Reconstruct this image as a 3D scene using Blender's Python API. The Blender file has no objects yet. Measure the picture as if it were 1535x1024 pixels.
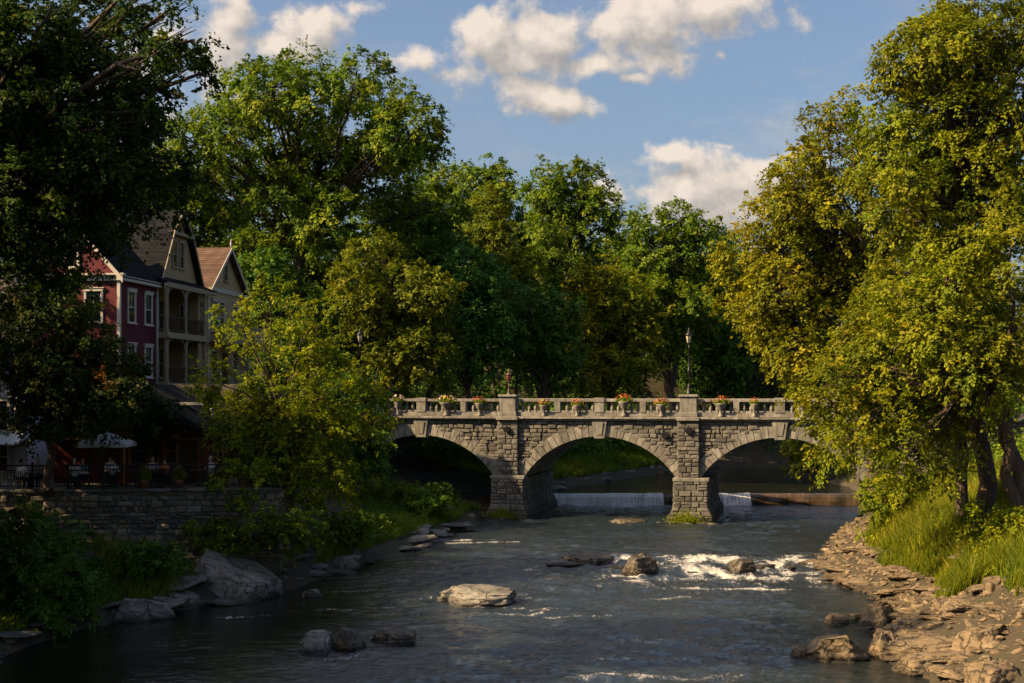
import bpy, bmesh, math, random
import numpy as np
from mathutils import Vector, Matrix
S = bpy.context.scene
COL = S.collection
R = math.radians
# ------------------------------------------------------------------ camera
FP, U0, VH, CZ = 1919.0, 767.5, 592.0, 8.6          # focal length in photo pixels, horizon row, eye height
cam = bpy.data.cameras.new('camera'); cam.lens = 45; cam.sensor_width = 36
cam.shift_y = (VH - 512) / 1535; cam.clip_end = 3000; cam.clip_start = .5
co = bpy.data.objects.new('camera', cam); COL.objects.link(co)
co.location = (0, 0, CZ); co.rotation_euler = (R(90), 0, 0); S.camera = co
# ------------------------------------------------------------------ light
SUN_EL, SUN_AZ = 37.0, 252.0                          # azimuth clockwise from +Y
sl = bpy.data.lights.new('sun', 'SUN'); sl.energy = 5.0; sl.angle = R(.5); sl.color = (1, .70, .36)
so = bpy.data.objects.new('sun', sl); COL.objects.link(so)
sd = Vector((math.sin(R(SUN_AZ)) * math.cos(R(SUN_EL)), math.cos(R(SUN_AZ)) * math.cos(R(SUN_EL)), math.sin(R(SUN_EL))))
so.rotation_euler = sd.to_track_quat('Z', 'Y').to_euler(); so.location = sd * 100
S.view_settings.view_transform = 'Standard'; S.view_settings.look = 'None'; S.view_settings.exposure = 1.4
try:
    S.cycles.max_bounces = 7; S.cycles.diffuse_bounces = 3; S.cycles.glossy_bounces = 3; S.cycles.transmission_bounces = 4
    S.cycles.transparent_max_bounces = 4; S.cycles.caustics_reflective = False; S.cycles.caustics_refractive = False
    S.cycles.use_denoising = True; S.cycles.sample_clamp_indirect = 4
except Exception: pass

class NT:
    def __init__(s, nt): s.nt = nt
    def n(s, t, **k):
        o = s.nt.nodes.new(t)
        for a, b in k.items(): setattr(o, a, b)
        return o
    def put(s, i, v):
        if v is None: return
        if isinstance(v, bpy.types.NodeSocket): s.nt.links.new(v, i)
        else: i.default_value = v
    def m(s, op, a, b=None, c=None, clamp=False):
        o = s.n('ShaderNodeMath', operation=op); o.use_clamp = clamp
        for k, v in enumerate((a, b, c)): s.put(o.inputs[k], v)
        return o.outputs[0]
    def v(s, op, a, b=None, scale=None):
        o = s.n('ShaderNodeVectorMath', operation=op)
        s.put(o.inputs[0], a); s.put(o.inputs[1], b)
        if scale is not None: s.put(o.inputs['Scale'], scale)
        return o.outputs['Value'] if op in ('LENGTH', 'DOT_PRODUCT', 'DISTANCE') else o.outputs[0]
    def noise(s, vec, scale, detail=4, rough=.55, dist=0, out=0):
        o = s.n('ShaderNodeTexNoise'); s.put(o.inputs['Vector'], vec); s.put(o.inputs['Scale'], scale)
        o.inputs['Detail'].default_value = detail; o.inputs['Roughness'].default_value = rough; o.inputs['Distortion'].default_value = dist
        return o.outputs[out]
    def mix(s, f, a, b, mode='MIX'):
        o = s.n('ShaderNodeMix', data_type='RGBA', blend_type=mode)
        s.put(o.inputs[0], f); s.put(o.inputs[6], a); s.put(o.inputs[7], b); return o.outputs[2]
    def ramp(s, f, pts):
        o = s.n('ShaderNodeValToRGB'); e = o.color_ramp.elements
        while len(e) < len(pts): e.new(.5)
        for k, (p, c) in enumerate(pts):
            e[k].position = p; e[k].color = (*c, 1) if len(c) == 3 else c
        s.put(o.inputs[0], f); return o.outputs[0]
    def mr(s, f, a, b, c=0, d=1, smooth=False):
        o = s.n('ShaderNodeMapRange', interpolation_type='SMOOTHSTEP' if smooth else 'LINEAR')
        for k, v in enumerate((f, a, b, c, d)): s.put(o.inputs[k], v)
        return o.outputs[0]
    def bump(s, h, strength, dist, normal=None):
        o = s.n('ShaderNodeBump'); o.inputs['Strength'].default_value = strength; o.inputs['Distance'].default_value = dist
        s.put(o.inputs['Height'], h); s.put(o.inputs['Normal'], normal); return o.outputs[0]

def c4(c): return (*c, 1)
# ------------------------------------------------------------------ sky with cumulus clouds (by direction)
w = bpy.data.worlds.new("World"); S.world = w; w.use_nodes = True
g = NT(w.node_tree); bg = w.node_tree.nodes['Background']
sk = g.n('ShaderNodeTexSky', sky_type='NISHITA', sun_disc=False, sun_elevation=R(SUN_EL), sun_rotation=R(SUN_AZ))
sk.air_density = 1.0; sk.dust_density = 4.0; sk.ozone_density = 2.2
tc = g.n('ShaderNodeTexCoord'); sx = g.n('ShaderNodeSeparateXYZ'); g.put(sx.inputs[0], tc.outputs['Generated'])
yy = g.m('ADD', g.m('ABSOLUTE', sx.outputs[1]), .06)
cb = g.n('ShaderNodeCombineXYZ'); g.put(cb.inputs[0], g.m('DIVIDE', sx.outputs[0], yy)); g.put(cb.inputs[1], g.m('DIVIDE', sx.outputs[2], yy))
SKYP = cb.outputs[0]
K1 = 1 / 1.06
CLOUDS = [(742, 72, 62, 40, 1), (815, 62, 78, 50, 1), (880, 92, 70, 24, .9), (930, 30, 75, 45, 1), (985, 45, 70, 48, 1), (1060, 8, 85, 34, .9),
          (775, 138, 45, 22, .9), (815, 155, 62, 20, .95), (470, 40, 50, 34, 1), (425, 68, 55, 20, .8), (345, 22, 42, 36, .9), (335, 62, 40, 45, .6), (628, 98, 30, 16, .75),
          (600, 95, 28, 10, .5), (948, 116, 24, 9, .75), (1045, 78, 22, 9, .6), (1085, 74, 14, 10, .6), (995, 236, 38, 13, .8), (1085, 218, 32, 6, .45), (1115, 272, 105, 46, 1), (1010, 296, 120, 38, 1), (1090, 305, 130, 46, 1), (960, 290, 60, 24, .7),
          (1160, 290, 80, 40, .9), (180, 120, 150, 70, .55), (120, 240, 160, 60, .6), (250, 190, 90, 30, .5), (700, 120, 60, 12, .35), (545, 5, 25, 10, .4),
          (1700, 120, 160, 60, .9), (-300, 60, 200, 80, .9), (-700, 200, 250, 90, .8), (2300, 60, 300, 120, .9), (900, -500, 260, 130, .9), (300, -700, 300, 130, .9), (1400, -900, 300, 150, .9), (700, -1500, 500, 200, .8), (700, -300, 120, 50, .9), (1250, -380, 140, 60, .9)]  # the high clouds above the view are added to brighten water and fill
ng = bpy.data.node_groups.new('cloud_density', 'ShaderNodeTree')
ng.interface.new_socket('P', in_out='INPUT', socket_type='NodeSocketVector'); ng.interface.new_socket('D', in_out='OUTPUT', socket_type='NodeSocketFloat')
h = NT(ng); gi = h.n('NodeGroupInput'); go = h.n('NodeGroupOutput'); p = gi.outputs[0]
wn = h.noise(p, 9, 3, .5, out=1)
pw = h.v('ADD', p, h.v('SCALE', h.v('SUBTRACT', wn, (.5, .5, .5)), scale=.035))
acc = None
for (u, v_, ru, rv, k) in CLOUDS:
    c = ((u - U0) / FP * K1, (VH - v_) / FP * K1, 0)
    q = h.v('MULTIPLY', h.v('SUBTRACT', pw, c), (FP / ru / K1, FP / rv / K1, 0))
    e = h.m('MULTIPLY', h.m('SUBTRACT', 1.5, h.v('LENGTH', q)), k)
    acc = e if acc is None else h.m('SMOOTH_MAX', acc, e, .15)
fb = h.noise(p, 26, 9, .56)
fb2 = h.noise(p, 75, 6, .6)
vor = h.n('ShaderNodeTexVoronoi', feature='SMOOTH_F1'); h.put(vor.inputs['Vector'], pw); vor.inputs['Scale'].default_value = 42
dd = h.m('ADD', h.m('ADD', h.m('MAXIMUM', acc, -1.0), h.m('MULTIPLY', h.m('SUBTRACT', fb, .5), 3.0)), h.m('MULTIPLY', h.m('SUBTRACT', fb2, .5), 1.3))
dd = h.m('SUBTRACT', dd, h.m('MULTIPLY', h.m('SUBTRACT', vor.outputs['Distance'], .5), .9))
h.put(go.inputs[0], dd)
def dens(vec):
    o = g.n('ShaderNodeGroup'); o.node_tree = ng; g.put(o.inputs[0], vec); return o.outputs[0]
d0 = dens(SKYP); d1 = dens(g.v('ADD', SKYP, (-.007, .013, 0))); 
cov = g.mr(d0, .0, .95, 0, 1, True)
wisp = g.mr(g.noise(g.v('MULTIPLY', SKYP, (1, 2.6, 1)), 6.5, 7, .62, .5), .5, .78, 0, .38, True)
cov = g.m('MAXIMUM', cov, wisp)
lit = g.m('ADD', .62, g.m('MULTIPLY', g.m('SUBTRACT', d0, d1), .30), clamp=True)
ccol = g.ramp(lit, [(.2, (2.0, 2.0, 2.1)), (.5, (3.3, 3.0, 2.75)), (.9, (5.8, 5.0, 4.25))])
cov = g.m('MULTIPLY', cov, g.mr(sx.outputs[2], 0, .03))
skc = g.mix(g.m('MULTIPLY', cov, .96), sk.outputs[0], ccol)
g.put(bg.inputs[0], skc); bg.inputs[1].default_value = .06

# ------------------------------------------------------------------ numpy helpers
def P(u, v, Y): return np.array(((u - U0) * Y / FP, Y, CZ - (v - VH) * Y / FP))
def hsh(i, j, k, seed):
    n = (i.astype(np.int64) * 374761393 + j.astype(np.int64) * 668265263 + k.astype(np.int64) * 2147483647 + seed * 1274126177) & 0xffffffff
    n = ((n ^ (n >> 13)) * 1274126177) & 0xffffffff
    n = ((n ^ (n >> 16)) * 2246822519) & 0xffffffff
    return ((n ^ (n >> 15)) & 0xffff) / 65535.0
def vn(x, y, z=None, seed=0):
    x = np.asarray(x, float); y = np.asarray(y, float); z = np.zeros_like(x) if z is None else np.asarray(z, float)
    i, j, k = np.floor(x), np.floor(y), np.floor(z); fx, fy, fz = x - i, y - j, z - k
    fx, fy, fz = (t * t * (3 - 2 * t) for t in (fx, fy, fz)); r = 0
    for a in (0, 1):
        for b in (0, 1):
            for c in (0, 1):
                r = r + hsh(i + a, j + b, k + c, seed) * (fx if a else 1 - fx) * (fy if b else 1 - fy) * (fz if c else 1 - fz)
    return r
def fbm(x, y, z=None, seed=0, oct=4):
    r, a, f = 0, .5, 1
    for o in range(oct):
        r = r + a * (vn(np.asarray(x) * f, np.asarray(y) * f, None if z is None else np.asarray(z) * f, seed + o) - .5); a *= .5; f *= 2.03
    return r
def sst(x, a, b): t = np.clip((np.asarray(x, float) - a) / (b - a), 0, 1); return t * t * (3 - 2 * t)
def nrm(a): return a / np.maximum(np.linalg.norm(a, axis=-1, keepdims=True), 1e-9)

def link(name, me, mat=None, parent=None):
    o = bpy.data.objects.new(name, me); COL.objects.link(o)
    if mat is not None:
        for m_ in (mat if isinstance(mat, (list, tuple)) else [mat]): me.materials.append(m_)
    if parent is not None: o.parent = parent
    return o
def np_mesh(name, V, F, tint=None, smooth=False, attrs=None):
    me = bpy.data.meshes.new(name); V = np.asarray(V, np.float32); F = np.asarray(F, np.int32)
    n, k = F.shape
    me.vertices.add(len(V)); me.vertices.foreach_set('co', V.ravel())
    me.loops.add(n * k); me.loops.foreach_set('vertex_index', F.ravel())
    me.polygons.add(n); me.polygons.foreach_set('loop_start', np.arange(0, n * k, k, dtype=np.int32))
    me.polygons.foreach_set('use_smooth', np.full(n, smooth))
    me.update(calc_edges=True)
    if tint is not None:
        a = me.attributes.new('tint', 'FLOAT', 'FACE'); a.data.foreach_set('value', np.asarray(tint, np.float32))
    for an, av in (attrs or {}).items():
        a = me.attributes.new(an, 'FLOAT', 'POINT'); a.data.foreach_set('value', np.asarray(av, np.float32))
    return me
def tag(o, label=None, cat=None, group=None, kind=None):
    if label: o['label'] = label
    if cat: o['category'] = cat
    if group: o['group'] = group
    if kind: o['kind'] = kind
    return o
def empty(name, loc, rz=0, label=None, cat=None, group=None):
    o = bpy.data.objects.new(name, None); COL.objects.link(o); o.location = tuple(loc); o.rotation_euler = (0, 0, rz)
    o.empty_display_size = .2
    return tag(o, label, cat, group)
def copy_tree(o, parent=None):
    c = o.copy(); COL.objects.link(c); c.parent = parent
    for ch in list(o.children): copy_tree(ch, c)
    return c

class MB:
    """collects polygons of one part"""
    def __init__(s): s.v, s.f, s.t, s.sm = [], [], [], []
    def poly(s, pts, t=.5, sm=False):
        b = len(s.v); s.v += [tuple(map(float, q)) for q in pts]; s.f.append(tuple(range(b, b + len(pts)))); s.t.append(t); s.sm.append(sm)
    def box(s, x0, x1, y0, y1, z0, z1, t=.5, cham=0):
        c = cham
        if c <= 0:
            p = [(x, y, z) for x in (x0, x1) for y in (y0, y1) for z in (z0, z1)]
            b = len(s.v); s.v += p
            for f in ((0, 1, 3, 2), (4, 6, 7, 5), (0, 4, 5, 1), (2, 3, 7, 6), (0, 2, 6, 4), (1, 5, 7, 3)): s.f.append(tuple(b + i for i in f)); s.t.append(t); s.sm.append(False)
        else:
            bm = bmesh.new(); bmesh.ops.create_cube(bm, size=1, matrix=Matrix.Translation(((x0 + x1) / 2, (y0 + y1) / 2, (z0 + z1) / 2)) @ Matrix.Diagonal((x1 - x0, y1 - y0, z1 - z0, 1)))
            bmesh.ops.bevel(bm, geom=bm.edges[:], offset=c, segments=1, affect='EDGES')
            s.bm(bm, t)
    def bm(s, bm, t=.5, sm=False):
        b = len(s.v); bm.verts.index_update()
        s.v += [tuple(q.co) for q in bm.verts]
        for f in bm.faces: s.f.append(tuple(b + q.index for q in f.verts)); s.t.append(t); s.sm.append(sm)
        bm.free()
    def tube(s, pts, rad, n=6, t=.5, cap=True, sm=True):
        pts = [Vector(q) for q in pts]; rad = rad if isinstance(rad, (list, tuple)) else [rad] * len(pts)
        b = len(s.v); up = None
        for i, q in enumerate(pts):
            d = (pts[min(i + 1, len(pts) - 1)] - pts[max(i - 1, 0)]); d = d.normalized() if d.length > 1e-9 else Vector((0, 0, 1))
            if up is None: up = d.orthogonal().normalized()
            up = (up - d * up.dot(d)); up = up.normalized() if up.length > 1e-6 else d.orthogonal().normalized()
            e = d.cross(up)
            for k in range(n):
                a = 2 * math.pi * k / n; s.v.append(tuple(q + (up * math.cos(a) + e * math.sin(a)) * rad[i]))
        for i in range(len(pts) - 1):
            for k in range(n):
                k2 = (k + 1) % n; s.f.append((b + i * n + k, b + i * n + k2, b + (i + 1) * n + k2, b + (i + 1) * n + k)); s.t.append(t); s.sm.append(sm)
        if cap:
            s.f.append(tuple(b + k for k in reversed(range(n)))); s.t.append(t); s.sm.append(False)
            e = b + (len(pts) - 1) * n; s.f.append(tuple(e + k for k in range(n))); s.t.append(t); s.sm.append(False)
    def lathe(s, prof, n=12, c=(0, 0, 0), t=.5, sm=True, sq=False):
        a0 = math.pi / 4 if n == 4 else 0
        b = len(s.v)
        for (r, z) in prof:
            for k in range(n):
                a = a0 + 2 * math.pi * k / n; s.v.append((c[0] + r * math.cos(a), c[1] + r * math.sin(a), c[2] + z))
        for i in range(len(prof) - 1):
            for k in range(n):
                k2 = (k + 1) % n; s.f.append((b + i * n + k, b + i * n + k2, b + (i + 1) * n + k2, b + (i + 1) * n + k)); s.t.append(t); s.sm.append(sm and n > 4)
        s.f.append(tuple(b + k for k in reversed(range(n)))); s.t.append(t); s.sm.append(False)
        e = b + (len(prof) - 1) * n; s.f.append(tuple(e + k for k in range(n))); s.t.append(t); s.sm.append(False)
    def build(s, name, mat, parent=None, xf=None):
        me = bpy.data.meshes.new(name)
        vv = s.v if xf is None else [tuple(xf(*q)) for q in s.v]
        me.from_pydata(vv, [], s.f); me.update()
        a = me.attributes.new('tint', 'FLOAT', 'FACE'); a.data.foreach_set('value', np.array(s.t, np.float32))
        me.polygons.foreach_set('use_smooth', np.array(s.sm, bool))
        return link(name, me, mat, parent)

# ------------------------------------------------------------------ materials
def newmat(name):
    m = bpy.data.materials.new(name); m.use_nodes = True
    b = m.node_tree.nodes['Principled BSDF']; return m, NT(m.node_tree), b
def attr(g, n='tint'): return g.n('ShaderNodeAttribute', attribute_name=n).outputs['Fac']
def objco(g): return g.n('ShaderNodeTexCoord').outputs['Object']
def plain(name, c, rough=.6, metal=0, var=.12, scale=6, bump=.0):
    m, g, b = newmat(name); oc = objco(g); b.inputs['Specular IOR Level'].default_value = .5 if metal else .2
    n = g.noise(oc, scale, 5, .6)
    g.put(b.inputs['Base Color'], g.mix(g.mr(n, .3, .7), c4([x * (1 - var) for x in c]), c4([min(1, x * (1 + var)) for x in c])))
    b.inputs['Roughness'].default_value = rough; b.inputs['Metallic'].default_value = metal
    if bump: g.put(b.inputs['Normal'], g.bump(n, bump, .02))
    return m
def stone(name, cols, scale=3.0, bump=.6, rough=.85, streak=False):
    m, g, b = newmat(name); oc = objco(g); t = attr(g)
    base = g.ramp(t, [(i / (len(cols) - 1), c) for i, c in enumerate(cols)])
    n1 = g.noise(oc, scale, 6, .65); n2 = g.noise(oc, scale * 7, 4, .7); n3 = g.noise(oc, .55, 3, .5)
    cc = g.mix(g.mr(n1, .3, .72, .0, .75), base, c4((.05, .045, .038)))
    cc = g.mix(g.mr(n2, .52, .75, 0, .35), cc, c4((.42, .38, .31)))
    cc = g.mix(g.mr(n3, .5, .75, 0, .5), cc, g.mix(.5, cc, c4((.06, .065, .035))))
    if streak:
        st = g.noise(g.v('MULTIPLY', oc, (4, 4, .35)), 1.0, 4, .6)
        cc = g.mix(g.mr(st, .47, .7, 0, .7), cc, c4((.04, .036, .03)))
    sz = g.n('ShaderNodeSeparateXYZ'); g.put(sz.inputs[0], g.n('ShaderNodeNewGeometry').outputs['Position']); wl = g.m('ADD', sz.outputs[2], g.m('MULTIPLY', n1, 1.2))
    cc = g.mix(g.mr(wl, 1.15, 1.8, .8, 0), cc, c4((.022, .02, .014)))
    g.put(b.inputs['Base Color'], cc); b.inputs['Roughness'].default_value = rough
    hh = g.m('ADD', g.m('MULTIPLY', n1, .7), g.m('MULTIPLY', n2, .3))
    g.put(b.inputs['Normal'], g.bump(hh, bump, .06)); return m
def leafmat(name, stops, trans=.4, tc=None):
    m, g, b = newmat(name); t = attr(g); c = g.ramp(t, [(p_, (q_[0] * 1.06, q_[1] * 1.06, q_[2] * .42)) for p_, q_ in stops])
    n = g.noise(objco(g), .35, 2, .5)
    hs = g.n('ShaderNodeHueSaturation'); g.put(hs.inputs['Color'], c); g.put(hs.inputs['Value'], g.mr(n, .3, .7, .78, 1.2)); g.put(hs.inputs['Hue'], g.mr(n, .3, .7, .49, .51))
    c = hs.outputs[0]
    g.put(b.inputs['Base Color'], c); b.inputs['Roughness'].default_value = .55; b.inputs['Specular IOR Level'].default_value = .12
    tr = g.n('ShaderNodeBsdfTranslucent'); g.put(tr.inputs[0], g.mix(1, c, c4(tc or (1.0, 1.0, .45)), 'MULTIPLY'))
    mx = g.n('ShaderNodeMixShader'); mx.inputs[0].default_value = trans
    out = m.node_tree.nodes['Material Output']
    m.node_tree.links.new(b.outputs[0], mx.inputs[1]); m.node_tree.links.new(tr.outputs[0], mx.inputs[2]); m.node_tree.links.new(mx.outputs[0], out.inputs[0])
    return m
M = {}
M['green'] = leafmat('leaf_green', [(0, (0.0428, 0.0877, 0.0234)), (.45, (0.0974, 0.1656, 0.0350)), (.8, (0.1949, 0.2435, 0.0390)), (1, (0.3313, 0.3118, 0.0584))])
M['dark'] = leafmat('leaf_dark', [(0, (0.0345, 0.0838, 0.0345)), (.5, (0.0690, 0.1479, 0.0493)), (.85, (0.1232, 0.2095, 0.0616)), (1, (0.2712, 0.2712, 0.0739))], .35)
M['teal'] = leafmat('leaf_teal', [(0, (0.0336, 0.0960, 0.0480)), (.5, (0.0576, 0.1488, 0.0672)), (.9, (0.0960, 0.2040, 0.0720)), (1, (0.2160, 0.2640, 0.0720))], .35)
M['lime'] = leafmat('leaf_lime', [(0, (0.0438, 0.0750, 0.0175)), (.4, (0.1063, 0.1438, 0.0250)), (.8, (0.1875, 0.2063, 0.0312)), (1, (0.2750, 0.2500, 0.0438))], .42, (1, .95, .4))
M['gold'] = leafmat('leaf_gold', [(0, (0.0607, 0.0945, 0.0162)), (.4, (0.1350, 0.1688, 0.0203)), (.8, (0.2362, 0.2362, 0.0270)), (1, (0.3510, 0.2970, 0.0473))], .42, (1, .95, .35))
M['yellow'] = leafmat('leaf_yellow', [(0, (.05, .095, .016)), (.4, (.145, .20, .022)), (.8, (.30, .315, .028)), (1, (.42, .37, .045))], .5, (1, .97, .35))
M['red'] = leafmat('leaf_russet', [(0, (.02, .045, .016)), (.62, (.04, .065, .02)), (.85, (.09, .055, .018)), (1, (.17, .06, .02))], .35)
M['amber'] = leafmat('leaf_amber', [(0, (.06, .085, .012)), (.4, (.15, .168, .018)), (.8, (.265, .25, .024)), (1, (.36, .30, .04))], .42, (1, .9, .35))
M['deep'] = leafmat('leaf_shaded', [(0, (.014, .032, .012)), (.5, (.028, .058, .018)), (.85, (.055, .085, .022)), (1, (.12, .11, .03))], .38)  # shaded copy of the dark leaf, backlit gloom put into its colour
M['straw'] = leafmat('dry_stalk', [(0, (.12, .1, .03)), (.5, (.22, .17, .06)), (1, (.4, .31, .14))], .3)
M['grass'] = leafmat('grass_blades', [(0, (.05, .085, .015)), (.5, (.14, .17, .025)), (.85, (.25, .24, .045)), (1, (.45, .36, .14))], .45)
M['bark'] = None
def bark():
    m, g, b = newmat('bark'); oc = objco(g)
    n = g.noise(g.v('MULTIPLY', oc, (7, 7, 1.4)), 1.2, 6, .65)
    g.put(b.inputs['Base Color'], g.ramp(n, [(.25, (.018, .013, .01)), (.55, (.065, .045, .032)), (.8, (.13, .095, .065))]))
    b.inputs['Roughness'].default_value = .9; g.put(b.inputs['Normal'], g.bump(n, .9, .08)); return m
M['bark'] = bark()
M['rubble'] = stone('rubble_stone', [(.03, .03, .031), (.075, .073, .07), (.14, .134, .121), (.09, .087, .082), (.2, .19, .168)], 3.2, .9)
M['dressed'] = stone('dressed_stone', [(.15, .146, .135), (.235, .227, .208), (.30, .29, .265)], 2.2, .45, streak=True)
M['mortar'] = stone('mortar', [(.07, .062, .052), (.1, .09, .075)], 6, .5)
M['wallstone'] = stone('wall_stone', [(.04, .037, .034), (.10, .09, .075), (.17, .14, .105), (.24, .21, .17)], 3.0, .8)
def rockmat(name, c1, c2, c3, moss=0):
    m, g, b = newmat(name); oc = objco(g); oi = g.n('ShaderNodeObjectInfo').outputs['Random']
    off = g.v('ADD', oc, g.n('ShaderNodeObjectInfo').outputs['Location'])
    n1 = g.noise(off, 1.4, 7, .65, .4); n2 = g.noise(off, 9, 6, .7)
    ly = g.noise(g.v('MULTIPLY', off, (1, 1, 6)), 1.6, 5, .6)
    cc = g.ramp(n1, [(.28, c1), (.5, c2), (.75, c3)])
    cc = g.mix(g.mr(oi, 0, 1, 0, .5), cc, g.mix(.5, cc, c4(c1)))
    cc = g.mix(g.mr(ly, .55, .7, 0, .6), cc, c4([x * .4 for x in c1]))
    cc = g.mix(g.mr(n2, .55, .8, 0, .4), cc, c4(c3))
    if moss:
        geo = g.n('ShaderNodeNewGeometry'); sp = g.n('ShaderNodeSeparateXYZ'); g.put(sp.inputs[0], geo.outputs['Normal'])
        cc = g.mix(g.m('MULTIPLY', g.mr(sp.outputs[2], .2, .9), g.mr(n1, .45, .6, 0, moss)), cc, c4((.07, .085, .015)))
    dv = g.v('ADD', g.v('MULTIPLY', off, (1, 1, 2.6)), g.v('SCALE', g.noise(off, 2.5, 4, .6, out=1), scale=.7))
    vo = g.n('ShaderNodeTexVoronoi', feature='DISTANCE_TO_EDGE'); g.put(vo.inputs['Vector'], dv); vo.inputs['Scale'].default_value = 1.3
    ck = g.mr(vo.outputs['Distance'], .0, .05, 1, 0, True)
    n3 = g.noise(off, 28, 4, .7)
    cc = g.mix(g.m('MULTIPLY', ck, .7), cc, c4([x * .3 for x in c1]))
    cc = g.mix(g.mr(n3, .58, .72, 0, .45), cc, c4([min(1, x * 1.35) for x in c3])); cc = g.mix(g.mr(n3, .28, .42, .5, 0), cc, c4([x * .5 for x in c1]))
    li = g.noise(off, 4.5, 3, .5); cc = g.mix(g.mr(li, .62, .68, 0, .55), cc, c4((.17, .17, .14)))
    wz = g.n('ShaderNodeNewGeometry'); sw = g.n('ShaderNodeSeparateXYZ'); g.put(sw.inputs[0], wz.outputs['Position'])
    cc = g.mix(g.mr(g.m('ADD', sw.outputs[2], g.m('MULTIPLY', n1, .25)), .2, .42, .8, 0), cc, c4([x * .3 for x in c1]))
    g.put(b.inputs['Base Color'], cc); b.inputs['Roughness'].default_value = .8
    hh = g.m('SUBTRACT', g.m('ADD', g.m('ADD', g.m('MULTIPLY', n1, .5), g.m('MULTIPLY', n2, .35)), g.m('ADD', g.m('MULTIPLY', ly, .45), g.m('MULTIPLY', n3, .12))), g.m('MULTIPLY', ck, .35))
    g.put(b.inputs['Normal'], g.bump(hh, 1.0, .16)); return m
M['rock_tan'] = rockmat('rock_tan', (.055, .04, .025), (.18, .13, .075), (.30, .23, .14))
M['rock_grey'] = rockmat('rock_grey', (.07, .066, .063), (.2, .19, .178), (.33, .32, .30), .15)
M['rock_wet'] = rockmat('rock_wet', (.03, .024, .02), (.075, .06, .045), (.14, .11, .08)); M['rock_wet'].node_tree.nodes['Principled BSDF'].inputs['Roughness'].default_value = .35
M['iron'] = plain('black_iron', (.02, .02, .022), .45, .6)
M['white'] = plain('white_paint', (.42, .4, .37), .5, 0, .08, 3)
M['cream_trim'] = plain('cream_trim', (.24, .205, .15), .55, 0, .1, 3)
M['fabric'] = plain('pale_canvas', (.55, .57, .6), .8)
def siding(name, c, pitch=.13):
    m, g, b = newmat(name); oc = objco(g); sp = g.n('ShaderNodeSeparateXYZ'); g.put(sp.inputs[0], oc)
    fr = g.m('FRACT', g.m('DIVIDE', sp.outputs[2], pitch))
    n = g.noise(g.v('MULTIPLY', oc, (1, 1, 8)), 1.5, 5, .6); n2 = g.noise(oc, 1.1, 4, .6)
    cc = g.mix(g.mr(n, .3, .75, 0, .6), c4(c), c4([x * .6 for x in c]))
    cc = g.mix(g.mr(n2, .55, .8, 0, .5), cc, c4([x * .5 + .02 for x in c]))
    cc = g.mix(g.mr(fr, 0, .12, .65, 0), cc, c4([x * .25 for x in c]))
    g.put(b.inputs['Base Color'], cc); b.inputs['Roughness'].default_value = .7; b.inputs['Specular IOR Level'].default_value = .12
    g.put(b.inputs['Normal'], g.bump(g.m('SUBTRACT', 1, fr), .9, .03)); return m
M['maroon'] = siding('maroon_clapboard', (.085, .013, .024))
M['beige'] = siding('beige_clapboard', (.34, .26, .15))
M['cream'] = siding('cream_clapboard', (.4, .315, .18))
M['whiteclap'] = siding('white_clapboard', (.5, .5, .52))
M['redwood'] = siding('red_board', (.12, .025, .018), .25)
def shingle(name, c):
    m, g, b = newmat(name); oc = objco(g)
    br = g.n('ShaderNodeTexBrick'); br.offset = .5
    sp = g.n('ShaderNodeSeparateXYZ'); g.put(sp.inputs[0], oc); cbx = g.n('ShaderNodeCombineXYZ')
    g.put(cbx.inputs[0], g.m('ADD', sp.outputs[0], g.m('MULTIPLY', sp.outputs[1], .31))); g.put(cbx.inputs[1], sp.outputs[2])
    g.put(br.inputs['Vector'], cbx.outputs[0]); br.inputs['Scale'].default_value = 1; br.inputs['Brick Width'].default_value = .32; br.inputs['Row Height'].default_value = .16; br.inputs['Mortar Size'].default_value = .012
    br.inputs['Color1'].default_value = c4([x * .7 for x in c]); br.inputs['Color2'].default_value = c4([x * 1.25 for x in c]); br.inputs['Mortar'].default_value = c4([x * .3 for x in c])
    n = g.noise(oc, 1.3, 5, .6)
    g.put(b.inputs['Base Color'], g.mix(g.mr(n, .4, .75, 0, .5), br.outputs[0], c4([x * .5 for x in c]))); b.inputs['Roughness'].default_value = .9; b.inputs['Specular IOR Level'].default_value = .08
    g.put(b.inputs['Normal'], g.bump(br.outputs['Fac'], .6, -.03)); return m
M['slate'] = shingle('slate_shingles', (.012, .013, .017))
M['brownroof'] = shingle('brown_shingles', (.10, .065, .052))
M['greyroof'] = shingle('grey_shingles', (.09, .09, .1))
m, g, b = newmat('window_glass'); b.inputs['Base Color'].default_value = (.012, .014, .016, 1); b.inputs['Roughness'].default_value = .06; M['glass'] = m
m, g, b = newmat('lamp_glass'); b.inputs['Base Color'].default_value = (.6, .52, .36, 1); b.inputs['Roughness'].default_value = .25; b.inputs['Transmission Weight'].default_value = .35; M['lampglass'] = m
m, g, b = newmat('red_lamp_glass'); b.inputs['Base Color'].default_value = (.2, .06, .04, 1); b.inputs['Roughness'].default_value = .25; b.inputs['Transmission Weight'].default_value = .2; M['redglass'] = m
M['bronze'] = plain('bronze_metal', (.05, .03, .024), .5, .4)
M['darkwood'] = plain('dark_wood', (.05, .033, .022), .6)
M['orangewood'] = plain('orange_wood', (.25, .1, .03), .6)
M['brickwarm'] = plain('warm_brick', (.3, .14, .08), .8)
M['asphalt'] = plain('asphalt', (.05, .05, .05), .9)
M['paving'] = stone('terrace_paving', [(.09, .08, .07), (.12, .11, .1)], 2, .4)

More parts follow.
